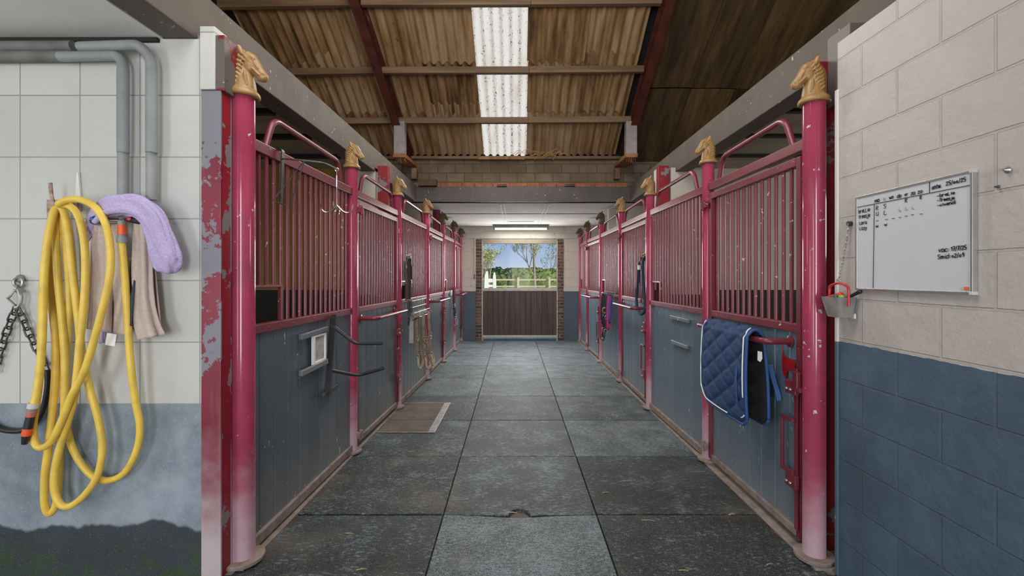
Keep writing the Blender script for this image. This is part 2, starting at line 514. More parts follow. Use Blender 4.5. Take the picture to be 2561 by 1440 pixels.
MAT['sill'] = plain('dusty_brown_sill', (.24, .19, .165, 1), .7, var=.3, sc=14, bump=.3)
# ---- roof
def corr(name, stops, rough=.9):
    n = N(name)
    g = n.noise(5, 7, .62, vec=n.scale(n.pos, (2.0, .22, .22)))
    t = n.math('ADD', g, n.math('MULTIPLY', n.math('SUBTRACT', n.rnd, .5), .22))
    c = n.ramp(t, stops)
    c = n.mix(n.smooth(n.noise(16, 5, .65, vec=n.scale(n.pos, (1.4, .5, .5))), .62, .75), c, (.035, .022, .012, 1))
    x = n.sep()[0]
    n.bump(g, .3, .01)
    return n.done(c, rough)
MAT['corr'] = corr('stained_fibre_cement', [(.28, (.09, .045, .016, 1)), (.44, (.28, .155, .06, 1)), (.6, (.42, .275, .15, 1)), (.8, (.47, .35, .22, 1))])
MAT['lining'] = corr('mottled_brown_lining_board', [(.28, (.035, .020, .008, 1)), (.5, (.095, .054, .019, 1)), (.75, (.21, .13, .045, 1))])
def skylight():
    n = N('translucent_sheet')
    sp = n.noise(46, 6, .72, vec=n.scale(n.pos, (1, .55, .55)))
    x = n.sep()[0]
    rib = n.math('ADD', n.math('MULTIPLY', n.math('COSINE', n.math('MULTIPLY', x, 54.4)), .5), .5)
    spots = n.smooth(n.math('ADD', sp, n.math('MULTIPLY', rib, .075)),   .645, .66)
    st = n.noise(7, 5, .6, vec=n.scale(n.pos, (1, .2, .2)))
    c = n.mix(n.smooth(st, .45, .75), (.98, .96, .92, 1), (.80, .74, .62, 1))
    c = n.mix(n.math('MULTIPLY', n.math('POWER', rib, 2.0), .62), c, (.50, .47, .42, 1))  # shading of the ribs painted into the emission colour
    c = n.mix(spots, c, (.03, .025, .015, 1))
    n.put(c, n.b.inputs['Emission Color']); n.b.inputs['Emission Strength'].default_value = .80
    return n.done((.04, .04, .035, 1), .6)
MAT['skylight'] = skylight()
# ---- misc
MAT['pipe'] = plain('grey_pipe_plastic', (.27, .28, .285, 1), .5, var=.12)
MAT['lagging'] = plain('dark_pipe_lagging', (.15, .155, .145, 1), .7, var=.25)
MAT['yellow'] = plain('yellow_hose_rubber', (.80, .555, .085, 1), .42, var=.14, sc=14)
MAT['orange'] = plain('orange_plastic', (.80, .11, .02, 1), .4, var=.08)
MAT['grey_plastic'] = plain('grey_plastic', (.24, .25, .25, 1), .5)
MAT['black_plastic'] = plain('black_plastic', (.018, .018, .02, 1), .4)
MAT['pale_plastic'] = plain('pale_grey_plastic', (.55, .55, .54, 1), .45)
MAT['chrome'] = plain('worn_chrome', (.62, .61, .59, 1), .22, 1.0, var=.2)
MAT['steel'] = plain('dull_steel', (.42, .41, .40, 1), .42, .9, var=.25, sc=20)
MAT['iron'] = plain('dark_iron', (.10, .10, .095, 1), .45, .7, var=.4, sc=30)
MAT['rusty'] = plain('rusty_white_hook', (.35, .25, .2, 1), .6, .2, var=.7, sc=40)
MAT['blue_dot'] = plain('blue_marker', (.02, .11, .5, 1), .3)
MAT['red_dot'] = plain('red_marker', (.6, .02, .05, 1), .3)
MAT['lilac'] = plain('lilac_terry', (.50, .42, .66, 1), .95, var=.14, sc=110, bump=1.0)
MAT['beige'] = plain('beige_terry', (.55, .455, .40, 1), .95, var=.1, sc=60, bump=.6)
MAT['navy_trim'] = plain('navy_trim', (.045, .05, .075, 1), .9)
MAT['white_cloth'] = plain('white_cloth_label', (.8, .8, .78, 1), .8, var=.04)
MAT['navy'] = plain('navy_quilted_cotton', (.016, .046, .128, 1), .8, var=.15, sc=40, bump=.2)
MAT['royal'] = plain('royal_blue_binding', (.02, .075, .22, 1), .7)
MAT['lining_black'] = plain('black_quilt_lining', (.012, .013, .017, 1), .85)
MAT['piping'] = plain('white_piping', (.78, .8, .82, 1), .6, var=.03)
MAT['rope'] = plain('navy_rope', (.012, .028, .055, 1), .8, var=.3, sc=90, bump=.5)
MAT['strap_navy'] = plain('navy_webbing', (.012, .018, .06, 1), .75, var=.2)
MAT['strap_black'] = plain('black_webbing', (.012, .011, .011, 1), .65, var=.2)
MAT['strap_pink'] = plain('pink_webbing', (.62, .02, .16, 1), .7)
MAT['strap_purple'] = plain('purple_webbing', (.07, .05, .25, 1), .7)
MAT['leather'] = plain('dusty_tan_leather', (.20, .155, .11, 1), .7, var=.3, sc=20)
MAT['leather_dark'] = plain('dark_brown_leather', (.05, .022, .016, 1), .5, var=.3)
MAT['brass'] = plain('brass', (.42, .29, .11, 1), .45, .9)
MAT['white_plastic'] = plain('white_plastic', (.76, .76, .74, 1), .4, var=.05)
MAT['paper'] = plain('grey_card', (.42, .39, .36, 1), .8, var=.3, sc=25)
MAT['ink'] = plain('black_marker_ink', (.012, .012, .02, 1), .5)
MAT['ink_faint'] = plain('faint_marker_ink', (.42, .43, .46, 1), .5)
MAT['board_white'] = plain('whiteboard_enamel', (.60, .62, .66, 1), .16, var=.03, sc=2)
MAT['alu'] = plain('aluminium_frame', (.5, .5, .5, 1), .35, .8, var=.1)
MAT['red_plastic'] = plain('red_plastic_handle', (.55, .02, .025, 1), .4)
MAT['green_plastic'] = plain('lime_plastic', (.30, .45, .05, 1), .4)
MAT['teal_plastic'] = plain('teal_plastic', (.02, .09, .12, 1), .4)
def tub():
    n = N('frosted_tub_plastic')
    n.b.inputs['Transmission Weight'].default_value = .55
    c = n.mix(n.smooth(n.noise(14, 4), .4, .7), (.5, .49, .47, 1), (.34, .31, .28, 1))
    return n.done(c, .5)
MAT['tub'] = tub()
MAT['straw'] = plain('straw', (.55, .36, .13, 1), .7)
MAT['door_board'] = wood('brown_door_boards', (.055, .036, .030, 1), (.105, .072, .06, 1), 8, (1.4, 1, .1), .55)
MAT['door_frame'] = plain('pale_door_frame', (.5, .47, .41, 1), .6, var=.15)
MAT['shutter'] = plain('tan_shutter_box', (.36, .30, .21, 1), .55, var=.1)
def jamb():
    n = N('ragged_brick_jamb')
    x, y, z = n.sep()
    fac, bc = n.brick(n.comb(n.math('ADD', x, n.math('MULTIPLY', n.noise(9, 3, vec=n.raw), .1)), z), .21, .075, .012, .5, .2)
    c = n.mix(bc, (.075, .042, .032, 1), (.20, .125, .095, 1))
    c = n.mix(fac, c, (.24, .20, .165, 1))
    n.bump(n.math('SUBTRACT', n.noise(30, 5, vec=n.raw), fac), .8, .02)
    return n.done(c, .9)
MAT['brick'] = jamb()
def glass():
    m = bpy.data.materials.new('clear_window_glass'); m.use_nodes = True
    t = m.node_tree; t.nodes.clear()
    o = t.nodes.new('ShaderNodeOutputMaterial'); mx = t.nodes.new('ShaderNodeMixShader')
    a = t.nodes.new('ShaderNodeBsdfTransparent'); g = t.nodes.new('ShaderNodeBsdfGlossy')
    a.inputs[0].default_value = (.96, .97, .97, 1); g.inputs['Roughness'].default_value = .05
    mx.inputs[0].default_value = .004
    t.links.new(a.outputs[0], mx.inputs[1]); t.links.new(g.outputs[0], mx.inputs[2]); t.links.new(mx.outputs[0], o.inputs[0])
    return m
MAT['glass'] = glass()
def emit(name, col, s):
    n = N(name)
    n.b.inputs['Emission Color'].default_value = col; n.b.inputs['Emission Strength'].default_value = s
    return n.done((.8, .8, .8, 1), .5)
MAT['tube_lamp'] = emit('lit_fluorescent_tube', (1, .95, .84, 1), 2.2)
MAT['lamp_case'] = plain('grey_green_lamp_case', (.16, .19, .16, 1), .5)
# outdoors
MAT['grass'] = plain('meadow_grass', (.30, .34, .12, 1), .9, var=.4, sc=3)
MAT['hedge'] = plain('hedge_leaves', (.145, .19, .055, 1), .9, var=.6, sc=5)
MAT['leaf'] = plain('spring_leaves', (.40, .40, .14, 1), .8, var=.3, sc=2)
MAT['bark'] = plain('tree_bark', (.30, .25, .19, 1), .9, var=.3, sc=6)
MAT['fence'] = plain('pale_fence_timber', (.55, .47, .32, 1), .8, var=.15)
MAT['jump'] = plain('white_jump_paint', (.85, .85, .82, 1), .5, var=.03)
# ================================================================ THE SETTING
YW = 2.27            # tiled wall face
YE = 10.72           # far end wall face
XR = 1.616           # painted block wall face
def sbox(name, mat, *b, **k):
    return struct(MB().box(*b).build(name, mat, smooth=0, **k))
sbox('floor', MAT['concrete'], -5.3, 5.3, -3.6, 11.2, -.16, -.028)
sbox('wall_washbay', MAT['tiles'], -5.2, -1.574, YW, YW + .14, -.03, 2.684)
sbox('wall_right', MAT['block_right'], XR, XR + .16, -3.6, 2.30, -.03, 2.678)
sbox('wall_left_outer', MAT['plaster'], -5.35, -5.2, -3.6, 11.0, -.03, 5.6)
sbox('wall_right_outer', MAT['plaster'], 5.2, 5.35, -3.6, 11.0, -.03, 5.6)
# end wall with the doorway left open
DX0, DX1, DZ1 = -.845, .955, 2.385
m = MB()
m.box(-5.2, DX0 - .13, YE, YE + .2, -.03, 2.75).box(DX1 + .13, 5.2, YE, YE + .2, -.03, 2.75).box(DX0 - .13, DX1 + .13, YE, YE + .2, DZ1, 2.75)
struct(m.build('wall_end', MAT['end_wall'], smooth=0))
# jambs with torn brick edges
for sx, name in ((-1, 'trim_jamb_left'), (1, 'trim_jamb_right')):
    xo = DX0 - .13 if sx < 0 else DX1 + .13
    xi = DX0 if sx < 0 else DX1
    m = MB()
    random.seed(3 + sx)
    z = -.02
    while z < DZ1 - .01:
        h = min(.075, DZ1 - z)
        j = random.uniform(-.012, .016)
        a, b = sorted((xo, xi - sx * j * .6 + sx * .0))
        m.box(a, b, YE - .012 + random.uniform(-.008, .008), YE + .19, z, z + h)
        z += h
    struct(m.build(name, MAT['brick'], smooth=0, bevel=.006))
struct(MB().box(DX0 - .36, DX1 + .42, YE - .02, YE + .01, 2.40, 2.555).build('trim_lintel', MAT['end_wall'], smooth=0, bevel=.004))
# front of the building behind the camera: wide open doorway
m = MB()
m.box(-5.2, -3.9, -3.75, -3.6, -.03, 5.2).box(1.5, 5.2, -3.75, -3.6, -.03, 5.2).box(-3.9, 1.5, -3.75, -3.6, 3.0, 5.2)
struct(m.build('wall_front', MAT['plaster'], smooth=0))
# ceilings
sbox('ceiling_washbay', MAT['ceil_wash'], -5.2, -1.765, -3.6, YW, 2.684, 2.76)
sbox('ceiling_end', MAT['ceil_white'], -1.9, 1.95, 7.24, YE, 2.684, 2.78)
sbox('ceiling_stalls_left', MAT['stall_ceil'], -5.2, -1.74, YW + .14, YE, 2.74, 2.82)
sbox('ceiling_stalls_right', MAT['stall_ceil'], 1.94, 5.2, 2.30, YE, 2.74, 2.82)
# joints and battens of the flat ceiling
m = MB()
for x0, x1, y0, y1 in ((-.285, -.270, 7.4, 10.6), (-.225, -.212, 7.4, 10.6), (.455, .468, 7.4, 10.6), (.515, .530, 7.4, 10.6)):
    m.box(x0, x1, y0, y1, 2.678, 2.685)
struct(m.build('trim_ceiling_battens', plain('pale_batten_edge', (.36, .33, .28, 1), .7), smooth=0))
m = MB()
for y, x0, x1 in ((8.55, -1.45, 1.5), (9.75, -.2, .35)):
    pts = [V((x0 + (x1 - x0) * k / 24, y + .012 * noise.noise(V((k * .7, y, 0))), 2.681)) for k in range(25)]
    m.sweep(pts, lambda i, t: [(-.009 * (1 + .8 * noise.noise(V((i * .9, 3, 1)))), -.004), (.009, -.004), (.009, .004), (-.009, .004)], up=(0, 0, 1))
struct(m.build('trim_ceiling_cracks', MAT['dark_gap'], smooth=0))
# dark joints of the wash bay ceiling along the tiled wall
m = MB().box(-5.2, -1.78, YW - .02, YW - .001, 2.664, 2.683).box(-2.95, -2.85, 1.75, 2.22, 2.676, 2.6835)
struct(m.build('trim_washbay_ceiling', MAT['dark_gap'], smooth=0))
# stall ceiling battens
m = MB()
for y in (2.75, 3.35, 3.95, 4.6, 5.6, 6.3, 7.0, 8.4, 9.3):
    m.box(-5.1, -1.8, y, y + .05, 2.70, 2.741); m.box(2.0, 5.1, y, y + .05, 2.715, 2.741)
struct(m.build('trim_stall_ceiling_battens', MAT['dark_gap'], smooth=0))
# walls between the boxes: cream above, boards, black rubber at the foot
def partition(sx, y, n, th=.12):
    a, b = sorted((sx * 1.60, sx * 5.2))
    up = MAT['plaster']
    m = MB().box(a, b, y, y + th, 1.35, 2.74)
    struct(m.build('wall_box_%s_%d' % ('left' if sx < 0 else 'right', n), MAT['ochre_boards'] if (sx < 0 and n == 1) else up, smooth=0))
    m = MB().box(a, b, y - .012, y + th + .012, -.03, 1.35)
    struct(m.build('trim_box_lining_%s_%d' % ('left' if sx < 0 else 'right', n), MAT['black'], smooth=0))
for n, y in enumerate((5.22, 7.98)):
    partition(-1, y, n + 1); partition(1, y, n + 1)
struct(MB().box(XR + .162, 5.2, 2.30, 2.42, -.03, 2.74).build('wall_box_right_front', MAT['plaster'], smooth=0))
# upper block wall over the cross beam
YG = 7.34
sbox('wall_gable', MAT['gable'], -5.2, 5.2, YG, YG + .14, 2.70, 3.44)
# ================================================================ BEAMS
def beam(name, label, mat, *b, bev=.006):
    cx, cy, cz = (b[0] + b[1]) / 2, (b[2] + b[3]) / 2, b[4]
    o = MB().box(*b).build(name, mat, loc=(cx, cy, cz), smooth=0, bevel=bev)
    tag(o, label, 'beam')
    return o
beam('ceiling_beam', 'long grey-brown painted beam over the left row of boxes', MAT['beam'], -1.76, -1.60, -3.4, 7.20, 2.686, 2.945)
beam('ceiling_beam', 'long grey-brown painted beam over the right row of boxes', MAT['beam'], 1.78, 1.94, -3.4, 7.20, 2.682, 2.94)
beam('cross_beam', 'dark slate-grey cross beam spanning the aisle under the brick ledge', MAT['beam_dark'], -1.76, 1.94, 7.21, 7.335, 2.684, 2.925)
# red brick ledge on the cross beam
for k, (x0, x1) in enumerate(((-1.52, -.02), (-.02, .72), (.72, 1.74))):
    pass
led = MB()
random.seed(5)
x = -1.50
while x < 1.74:
    w = random.uniform(.2, .34)
    led.box(x, min(1.75, x + w - .006), 7.225 + random.uniform(0, .02), 7.335, 2.928, 2.985 + random.uniform(-.006, .012)); x += w
tag(led.build('brick_ledge', MAT['timber_raw'] if False else plain('red_brown_brick', (.30, .12, .06, 1), .85, var=.35, sc=14), smooth=0, bevel=.004), 'thin red-brown brick ledge along the top of the cross beam', 'ledge')
for k, (x0, x1, w) in enumerate(((-1.56, -1.27, 'left end'), (-.32, -.17, 'middle'), (.75, .90, 'right of the middle'))):
    o = MB().box(x0, x1, 7.14 if k == 0 else 7.19, 7.25, 2.928, 3.03 if k == 0 else 2.965).build('wood_shim', wood('dark_shim_wood%d' % k, (.05, .03, .02, 1), (.13, .07, .04, 1)), smooth=0, bevel=.003, loc=((x0 + x1) / 2, 7.2, 2.93))
    tag(o, 'small dark wood block on the cross beam ledge, ' + w, 'wood block')
# steel columns behind the posts
def column(label, x0, x1, y0, y1, h, mat, name='steel_column'):
    r = thing(name, label, 'column', ((x0 + x1) / 2, (y0 + y1) / 2, -.02))
    MB().box(x0, x1, y0, y0 + .012, 0, h).build('flange', mat, r, smooth=0, bevel=.003)
    MB().box(x0, x1, y1 - .012, y1, 0, h).build('flange', mat, r, smooth=0, bevel=.003)
    w = (x0 + x1) / 2
    MB().box(x0 + .006, x1 - .0, y0 + .012, y1 - .012, 0, h).build('web', MAT['column_red'], r, smooth=0)
    return r
column('grey and red peeling steel column at the edge of the tiled wall', -1.570, -1.472, 2.262, 2.352, 2.424, MAT['column'])
c2 = column('dark red upright beside the white block wall on the right', 1.655, 1.775, 2.495, 2.60, 2.68, MAT['column_red'])
column('red steel column behind the third post of the left row', -1.575, -1.458, 5.13, 5.215, 2.75, MAT['column_red'])
column('red steel column behind the third post of the right row', 1.585, 1.705, 5.12, 5.205, 2.75, MAT['column_red'])
column('red steel column behind the fifth post of the left row', -1.50, -1.37, 8.08, 8.165, 2.684, MAT['column_red'])
column('red steel column behind the fifth post of the right row', 1.60, 1.665, 8.02, 8.10, 2.684, MAT['column_red'])
o = MB().box(-1.572, -1.498, 2.255, 2.35, 2.428, 2.74).build('tile_pier', MAT['tiles'], smooth=0, bevel=.003)
tag(o, 'narrow tiled pier stub above the grey and red column', 'pier')
o = MB().box(-1.497, -1.455, 2.262, 2.45, 2.424, 2.70).build('steel_cleat', MAT['cleat'], smooth=0, bevel=.002)
tag(o, 'red and grey peeling plate above the column behind the first left horse head', 'plate')
o = MB().box(1.604, 1.6155, 2.285, 2.306, 0.0, 2.44).build('wall_edge_strip', None, smooth=0, bevel=.003)
def edge_strip():
    n = N('painted_edge_strip')
    z = n.sep()[2]
    c = n.mix(n.math('GREATER_THAN', z, 1.175), (.08, .13, .18, 1), (.66, .64, .6, 1))
    c = n.mix(n.smooth(n.noise(20, 5, .65), .68, .7), c, (.5, .48, .45, 1))
    return n.done(c, .5)
o.data.materials.append(edge_strip())
tag(o, 'narrow white and blue painted strip at the end of the block wall', 'strip')
o = MB().box(1.700, 1.778, 2.33, 2.50, 2.42, 2.80).build('steel_cleat', MAT['cleat'], smooth=0, bevel=.002)
tag(o, 'grey and red plate above the first right post under the beam', 'plate')
for sx, xx, lab in ((-1, -1.60, 'left'), (1, 1.73, 'right')):
    a, b = sorted((xx, xx + sx * .34))
    o = MB().box(a - (.0), b, 5.135, 5.215, 1.30, 2.73).build('white_pier', MAT['plaster'], smooth=0)
    tag(o, 'cream wall end beside the red column behind the third %s post' % lab, 'pier')
# ================================================================ ROOF
def RZ(y): return 3.475 + .62 * (7.3 - y)
SL = V((0, 1, -.62)).normalized(); NRM = V((0, .62, 1)).normalized()
def sheet_mesh(y0, y1, w, mat, name, dz):
    m = MB()
    nu = int(w / .1155 * 8)
    yc = (y0 + y1) / 2
    for k in (0, 1):
        pass
    def f(u, v):
        x = (u - .5) * w; y = y0 + (y1 - y0) * v
        return V((x, y, RZ(y) + dz + .024 * math.cos(2 * PI * x / .1155) + .004 * math.sin(9 * y + x * 3)))
    m.sheet(f, nu, 6, -.006)
    return m.build(name, mat, smooth=60, loc=(0, yc, RZ(yc)))
ROWS = ((4.42, 5.31, -.030), (5.17, 5.95, -.018), (5.85, 6.63, -.006), (6.51, 7.34, .006))
CX = (-3.0, -2.307, -1.614, -.905, .507, 1.20)
random.seed(11)
for (y0, y1, dz) in ROWS:
    sh = sheet_mesh(y0, y1, .74, MAT['corr'], 'corrugated_roof_sheet', dz)
    RN = {4.42: 'row above the top purlin', 5.17: 'row under the top purlin', 5.85: 'row between the two lower purlins', 6.51: 'lowest row by the block wall'}[y0]
    CN = ('fourth left', 'third left', 'second left', 'first left', 'first right', 'second right')
    tag(sh, 'brown corrugated roof sheet, %s, %s of the skylight' % (RN, CN[0]), 'roof sheet', 'corrugated roof sheets over the aisle')
    yc, zc = sh.location.y, sh.location.z
    sh.location.x = CX[0]
    for cx, cn in zip(CX[1:], CN[1:]):
        c = dup(sh, label='brown corrugated roof sheet, %s, %s of the skylight' % (RN, cn)); c.location = (cx + random.uniform(-.012, .012), yc + random.uniform(-.03, .03) * (1 if y1 < 7.3 else 0), zc + random.uniform(-.002, .003))
    lab = {4.42: 'bright translucent corrugated skylight sheet cut off by the top of the photo', 5.17: 'bright speckled translucent skylight sheet, longest of the strip, below the top purlin', 5.85: 'bright speckled translucent skylight sheet in the middle of the strip', 6.51: 'bright speckled translucent skylight sheet lowest in the strip, at the block wall'}[y0]
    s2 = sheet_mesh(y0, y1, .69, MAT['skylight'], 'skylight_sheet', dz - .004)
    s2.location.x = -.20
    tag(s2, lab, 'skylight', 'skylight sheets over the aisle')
# purlins
for y, lab, tl, tr in ((5.26, 'timber roof purlin at the top of the photo, highest of the three', .03, -.02), (5.993, 'timber roof purlin in the middle, crossing the skylight strip', .035, -.01), (6.676, 'lowest timber roof purlin, between the two grey rafter stubs', .02, 0.0)):
    zc = RZ(y) - .078
    r = thing('roof_purlin', lab, 'purlin', (-.9, y, zc))
    for x0, x1, a, b in ((-3.45, -1.82, -tl * .9, 0.0), (-1.80, .155, 0.0, .004), (.158, 1.66, .006, .018)):
        m = MB().bar((x0, y, zc + a), (x1, y, zc + b), .062, .085)
        m.build('timber_length', MAT['timber'], r, smooth=0, bevel=.004)
# rafters and their grey stubs
for sx, xa, xb, xs, lab in ((-1, -1.875, -1.70, -1.697, 'left'), (1, 1.725, 1.675, 1.64, 'right')):
    r = thing('steel_rafter', 'dark red sloping roof rafter on the %s of the aisle' % lab, 'rafter', (xb, 7.1, RZ(7.1) - .2))
    pa = V((xa, 4.4, RZ(4.4) - .15)); pb = V((xb, 7.2, RZ(7.2) - .15))
    MB().bar(pa, pb, .012, .2, NRM).build('web', MAT['rust'], r, smooth=0)
    MB().bar(pa - NRM * .1, pb - NRM * .1, .11, .014, NRM).build('flange', MAT['rust'], r, smooth=0)
    MB().bar(pa + NRM * .1, pb + NRM * .1, .11, .014, NRM).build('flange', MAT['rust'], r, smooth=0)
    st = thing('rafter_stub', 'grey boxed rafter foot with splintered wood below, %s of the aisle' % lab, 'rafter foot', (xs, 6.58, 3.22))
    MB().box(xs - .078, xs + .078, 6.54, 6.66, 3.27, 3.735).build('grey_box', plain('pale_grey_stub_paint_' + lab, (.33, .30, .29, 1), .6, var=.2), st, smooth=0, bevel=.004)
    m = MB()
    m.plate([(xs - .085, 6.535, 3.27), (xs + .085, 6.535, 3.27), (xs + .085, 7.32, 3.31), (xs - .085, 7.32, 3.31)], (0, 0, -.055))
    for k in range(5):
        xx = xs - .06 + .03 * k
        m.tube([V((xx, 6.56, 3.25)), V((xx + .012, 6.62, 3.20 - .02 * (k % 3))), V((xx + .02, 6.70, 3.17 - .02 * (k % 2)))], lambda t: .010 * (1 - .85 * t), 5)
    m.build('split_wood', MAT['timber_raw'], st, smooth=0)
    MB().box(xs + (.02 if sx < 0 else -.10), xs + (.10 if sx < 0 else -.02), 7.20, 7.335, 3.05, 3.22).build('bracket', MAT['timber'], st, smooth=0)
# wall plate and splinters on top of the upper block wall
o = MB().box(-3.5, 1.62, 7.24, 7.34, 3.375, 3.42).build('wall_plate', MAT['timber'], smooth=0, bevel=.004, loc=(-1, 7.3, 3.38))
tag(o, 'dark timber wall plate on top of the upper block wall', 'timber')
o = MB().box(1.70, 4.4, 7.25, 7.33, 3.43, 3.485).build('eaves_batten', MAT['ochre_boards'], smooth=0, bevel=.003, loc=(3, 7.29, 3.45))
tag(o, 'thin pale batten at the foot of the brown roof boards', 'batten')
o = MB().box(-.62, .12, 7.22, 7.24, 3.36, 3.40).build('splintered_board', MAT['timber_raw'], smooth=0, loc=(-.2, 7.23, 3.38), bevel=.003)
tag(o, 'pale splintered board edge under the skylight', 'board')
m = MB()
random.seed(21)
for k in range(34):
    x = random.uniform(.05, .75); z = 3.42 + random.uniform(-.03, .05)
    a = random.uniform(0, PI)
    m.tube(cr([V((x, 7.22, z)), V((x + .1 * math.cos(a), 7.2 - random.uniform(0, .05), z + .06 * math.sin(a))), V((x + .2 * math.cos(a + .3), 7.22, z - .05 * random.random()))], 4), .0035, 4)
tag(m.build('bird_nest', MAT['straw'], loc=(.4, 7.2, 3.42)), 'wisps of old straw and twigs under the roof right of the skylight', 'straw', kind='stuff')
# brown lining boards on the right bay
def liner(x0, x1, y0, y1, dz):
    def f(u, v):
        x = x0 + (x1 - x0) * u; y = y0 + (y1 - y0) * v
        return V((x, y, RZ(y) - .10 + dz + .008 * noise.noise(V((x * 2, y * 2, 1)))))
    m = MB().sheet(f, 8, 10, -.012)
    return m.build('lining_board', MAT['lining'], smooth=60, loc=((x0 + x1) / 2, (y0 + y1) / 2, RZ((y0 + y1) / 2) - .1))
k = 0
for x0, x1 in ((1.76, 2.36), (2.365, 2.96), (2.965, 3.56), (3.565, 4.16), (4.165, 4.8)):
    for y0, y1 in ((3.9, 5.05), (5.06, 6.19), (6.2, 7.33)):
        yy = .0 if k % 2 else .03
        tag(liner(x0, x1, y0, y1, random.uniform(-.012, .012)), 'dark mottled brown lining board under the roof on the right', 'lining board', 'lining boards under the right roof')
        k += 1
# outer roof, other roof slope, kept closed above
m = MB()
m.plate([(-5.4, 7.5, RZ(7.5) + .16), (5.4, 7.5, RZ(7.5) + .16), (5.4, 4.3, RZ(4.3) + .16), (-5.4, 4.3, RZ(4.3) + .16)], (0, 0, .06))
struct(m.build('ceiling_outer_roof', MAT['dark_gap'], smooth=0))
m = MB()
m.plate([(-5.4, 4.3, RZ(4.3) + .02), (5.4, 4.3, RZ(4.3) + .02), (5.4, -3.75, 3.1), (-5.4, -3.75, 3.1)], (0, 0, .06))
struct(m.build('ceiling_front_slope', MAT['lining'], smooth=0))
m = MB().box(-5.4, 5.4, 7.34, 11.1, 2.84, 2.95).box(-5.4, 5.4, 7.48, 7.6, 2.9, 3.7)
struct(m.build('ceiling_flat_roof', MAT['dark_gap'], smooth=0))
# ================================================================ RUBBER MATS
SEAM = [1.75, 2.884, 3.817, 4.777, 5.738, 6.759, 7.738, 8.64, 9.716, 10.70]
def lx(y): return -1.475 + .0165 * (y - 2.41) + .03
def rx(y): return 1.60 - .0155 * (y - 2.43) - .03
def sl(y): return -.462 - .009 * (y - 2.3)
def sr(y): return .506 - .0095 * (y - 2.3)
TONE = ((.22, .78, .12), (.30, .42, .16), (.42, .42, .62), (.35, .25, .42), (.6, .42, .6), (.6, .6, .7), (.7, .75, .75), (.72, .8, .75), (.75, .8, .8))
WORD = ['first', 'second', 'third', 'fourth', 'fifth', 'sixth', 'seventh', 'eighth', 'farthest']
random.seed(2)
G = .0035
for r in range(9):
    y0, y1 = SEAM[r] + G, SEAM[r + 1] - G
    for c in range(3):
        fa, fb = ((lx, sl), (sl, sr), (sr, rx))[c]
        j = [random.uniform(-.006, .006) for _ in range(4)]
        ya, yb = (y0, y1)
        if c == 0 and r < 4: yb_l = .0
        poly = [(fa(ya) + G, ya + j[0]), (fb(ya) - G, ya + j[1]), (fb(yb) - G, yb + j[2]), (fa(yb) + G, yb + j[3])]
        if c == 1 and r == 1:      # drain notch in the near edge
            poly = [poly[0], (-.08, ya - .012)] + [(.013 + .07 * math.cos(PI - PI * t / 8), ya - .018 + .085 * math.sin(PI * t / 8)) for t in range(9)] + [(.11, ya - .012), poly[1], poly[2], poly[3]]
        if c == 1 and r == 0:
            poly = poly[:2] + [poly[2], (.25, yb - .012), (.09, yb - .03), (.0, yb - .035), (-.1, yb - .03), (-.25, yb - .012), poly[3]]
        if r == 2 and c == 0:
            pass
        cx, cy = sum(p[0] for p in poly) / len(poly), sum(p[1] for p in poly) / len(poly)
        o = MB().prism(poly, -.028, -.001 - random.uniform(0, .003)).build('rubber_mat', MAT['rubber'], smooth=0, bevel=.004, loc=(cx, cy, -.028))
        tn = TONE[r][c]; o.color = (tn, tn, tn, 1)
        tag(o, 'black speckled rubber floor mat, %s row from the front, %s column%s' % (WORD[r], ('left', 'middle', 'right')[c], ', with drain notch' if (r == 1 and c == 1) else ''), 'floor mat', 'rubber mats of the aisle')
# pit cover let into the left mats
r = thing('pit_cover', 'brown pit cover with metal edge strip let into the left floor mats', 'pit cover', (-1.07, 4.9, 0))
MB().box(-.865, -.795, 4.385, 5.42, .0, .006).build('metal_strip', MAT['steel'], r, smooth=0, bevel=.0015, )
MB().box(-1.36, -.80, 5.40, 5.425, .0, .005).build('edge_strip', MAT['sill'], r, smooth=0)
MB().box(-1.36, -.865, 4.385, 4.405, .0, .005).build('edge_strip', MAT['sill'], r, smooth=0)
brownmat = plain('brown_stained_rubber', (.105, .085, .07, 1), .75, var=.3, sc=7, bump=.2)
MB().box(-1.355, -.868, 4.405, 4.775, -.001, .0025).build('cover_plate', brownmat, r, smooth=0)
MB().box(-1.355, -.868, 4.783, 5.40, -.001, .0025).build('cover_plate', brownmat, r, smooth=0)
# dusty sill strips along the rows
for sx, f in ((-1, lx), (1, rx)):
    for (ya, yb) in ((2.33, 7.0), (7.0, 10.7)):
        xa, xb = f(ya) - sx * .045, f(yb) - sx * .045
        m = MB().plate([(xa, ya, -.027), (xb, yb, -.027), (xb + sx * .14, yb, -.027), (xa + sx * .14, ya, -.027)], (0, 0, .034))
        struct(m.build('baseboard_%s' % ('left' if sx < 0 else 'right') + ('_far' if ya > 5 else ''), MAT['sill'], smooth=0, bevel=.004))
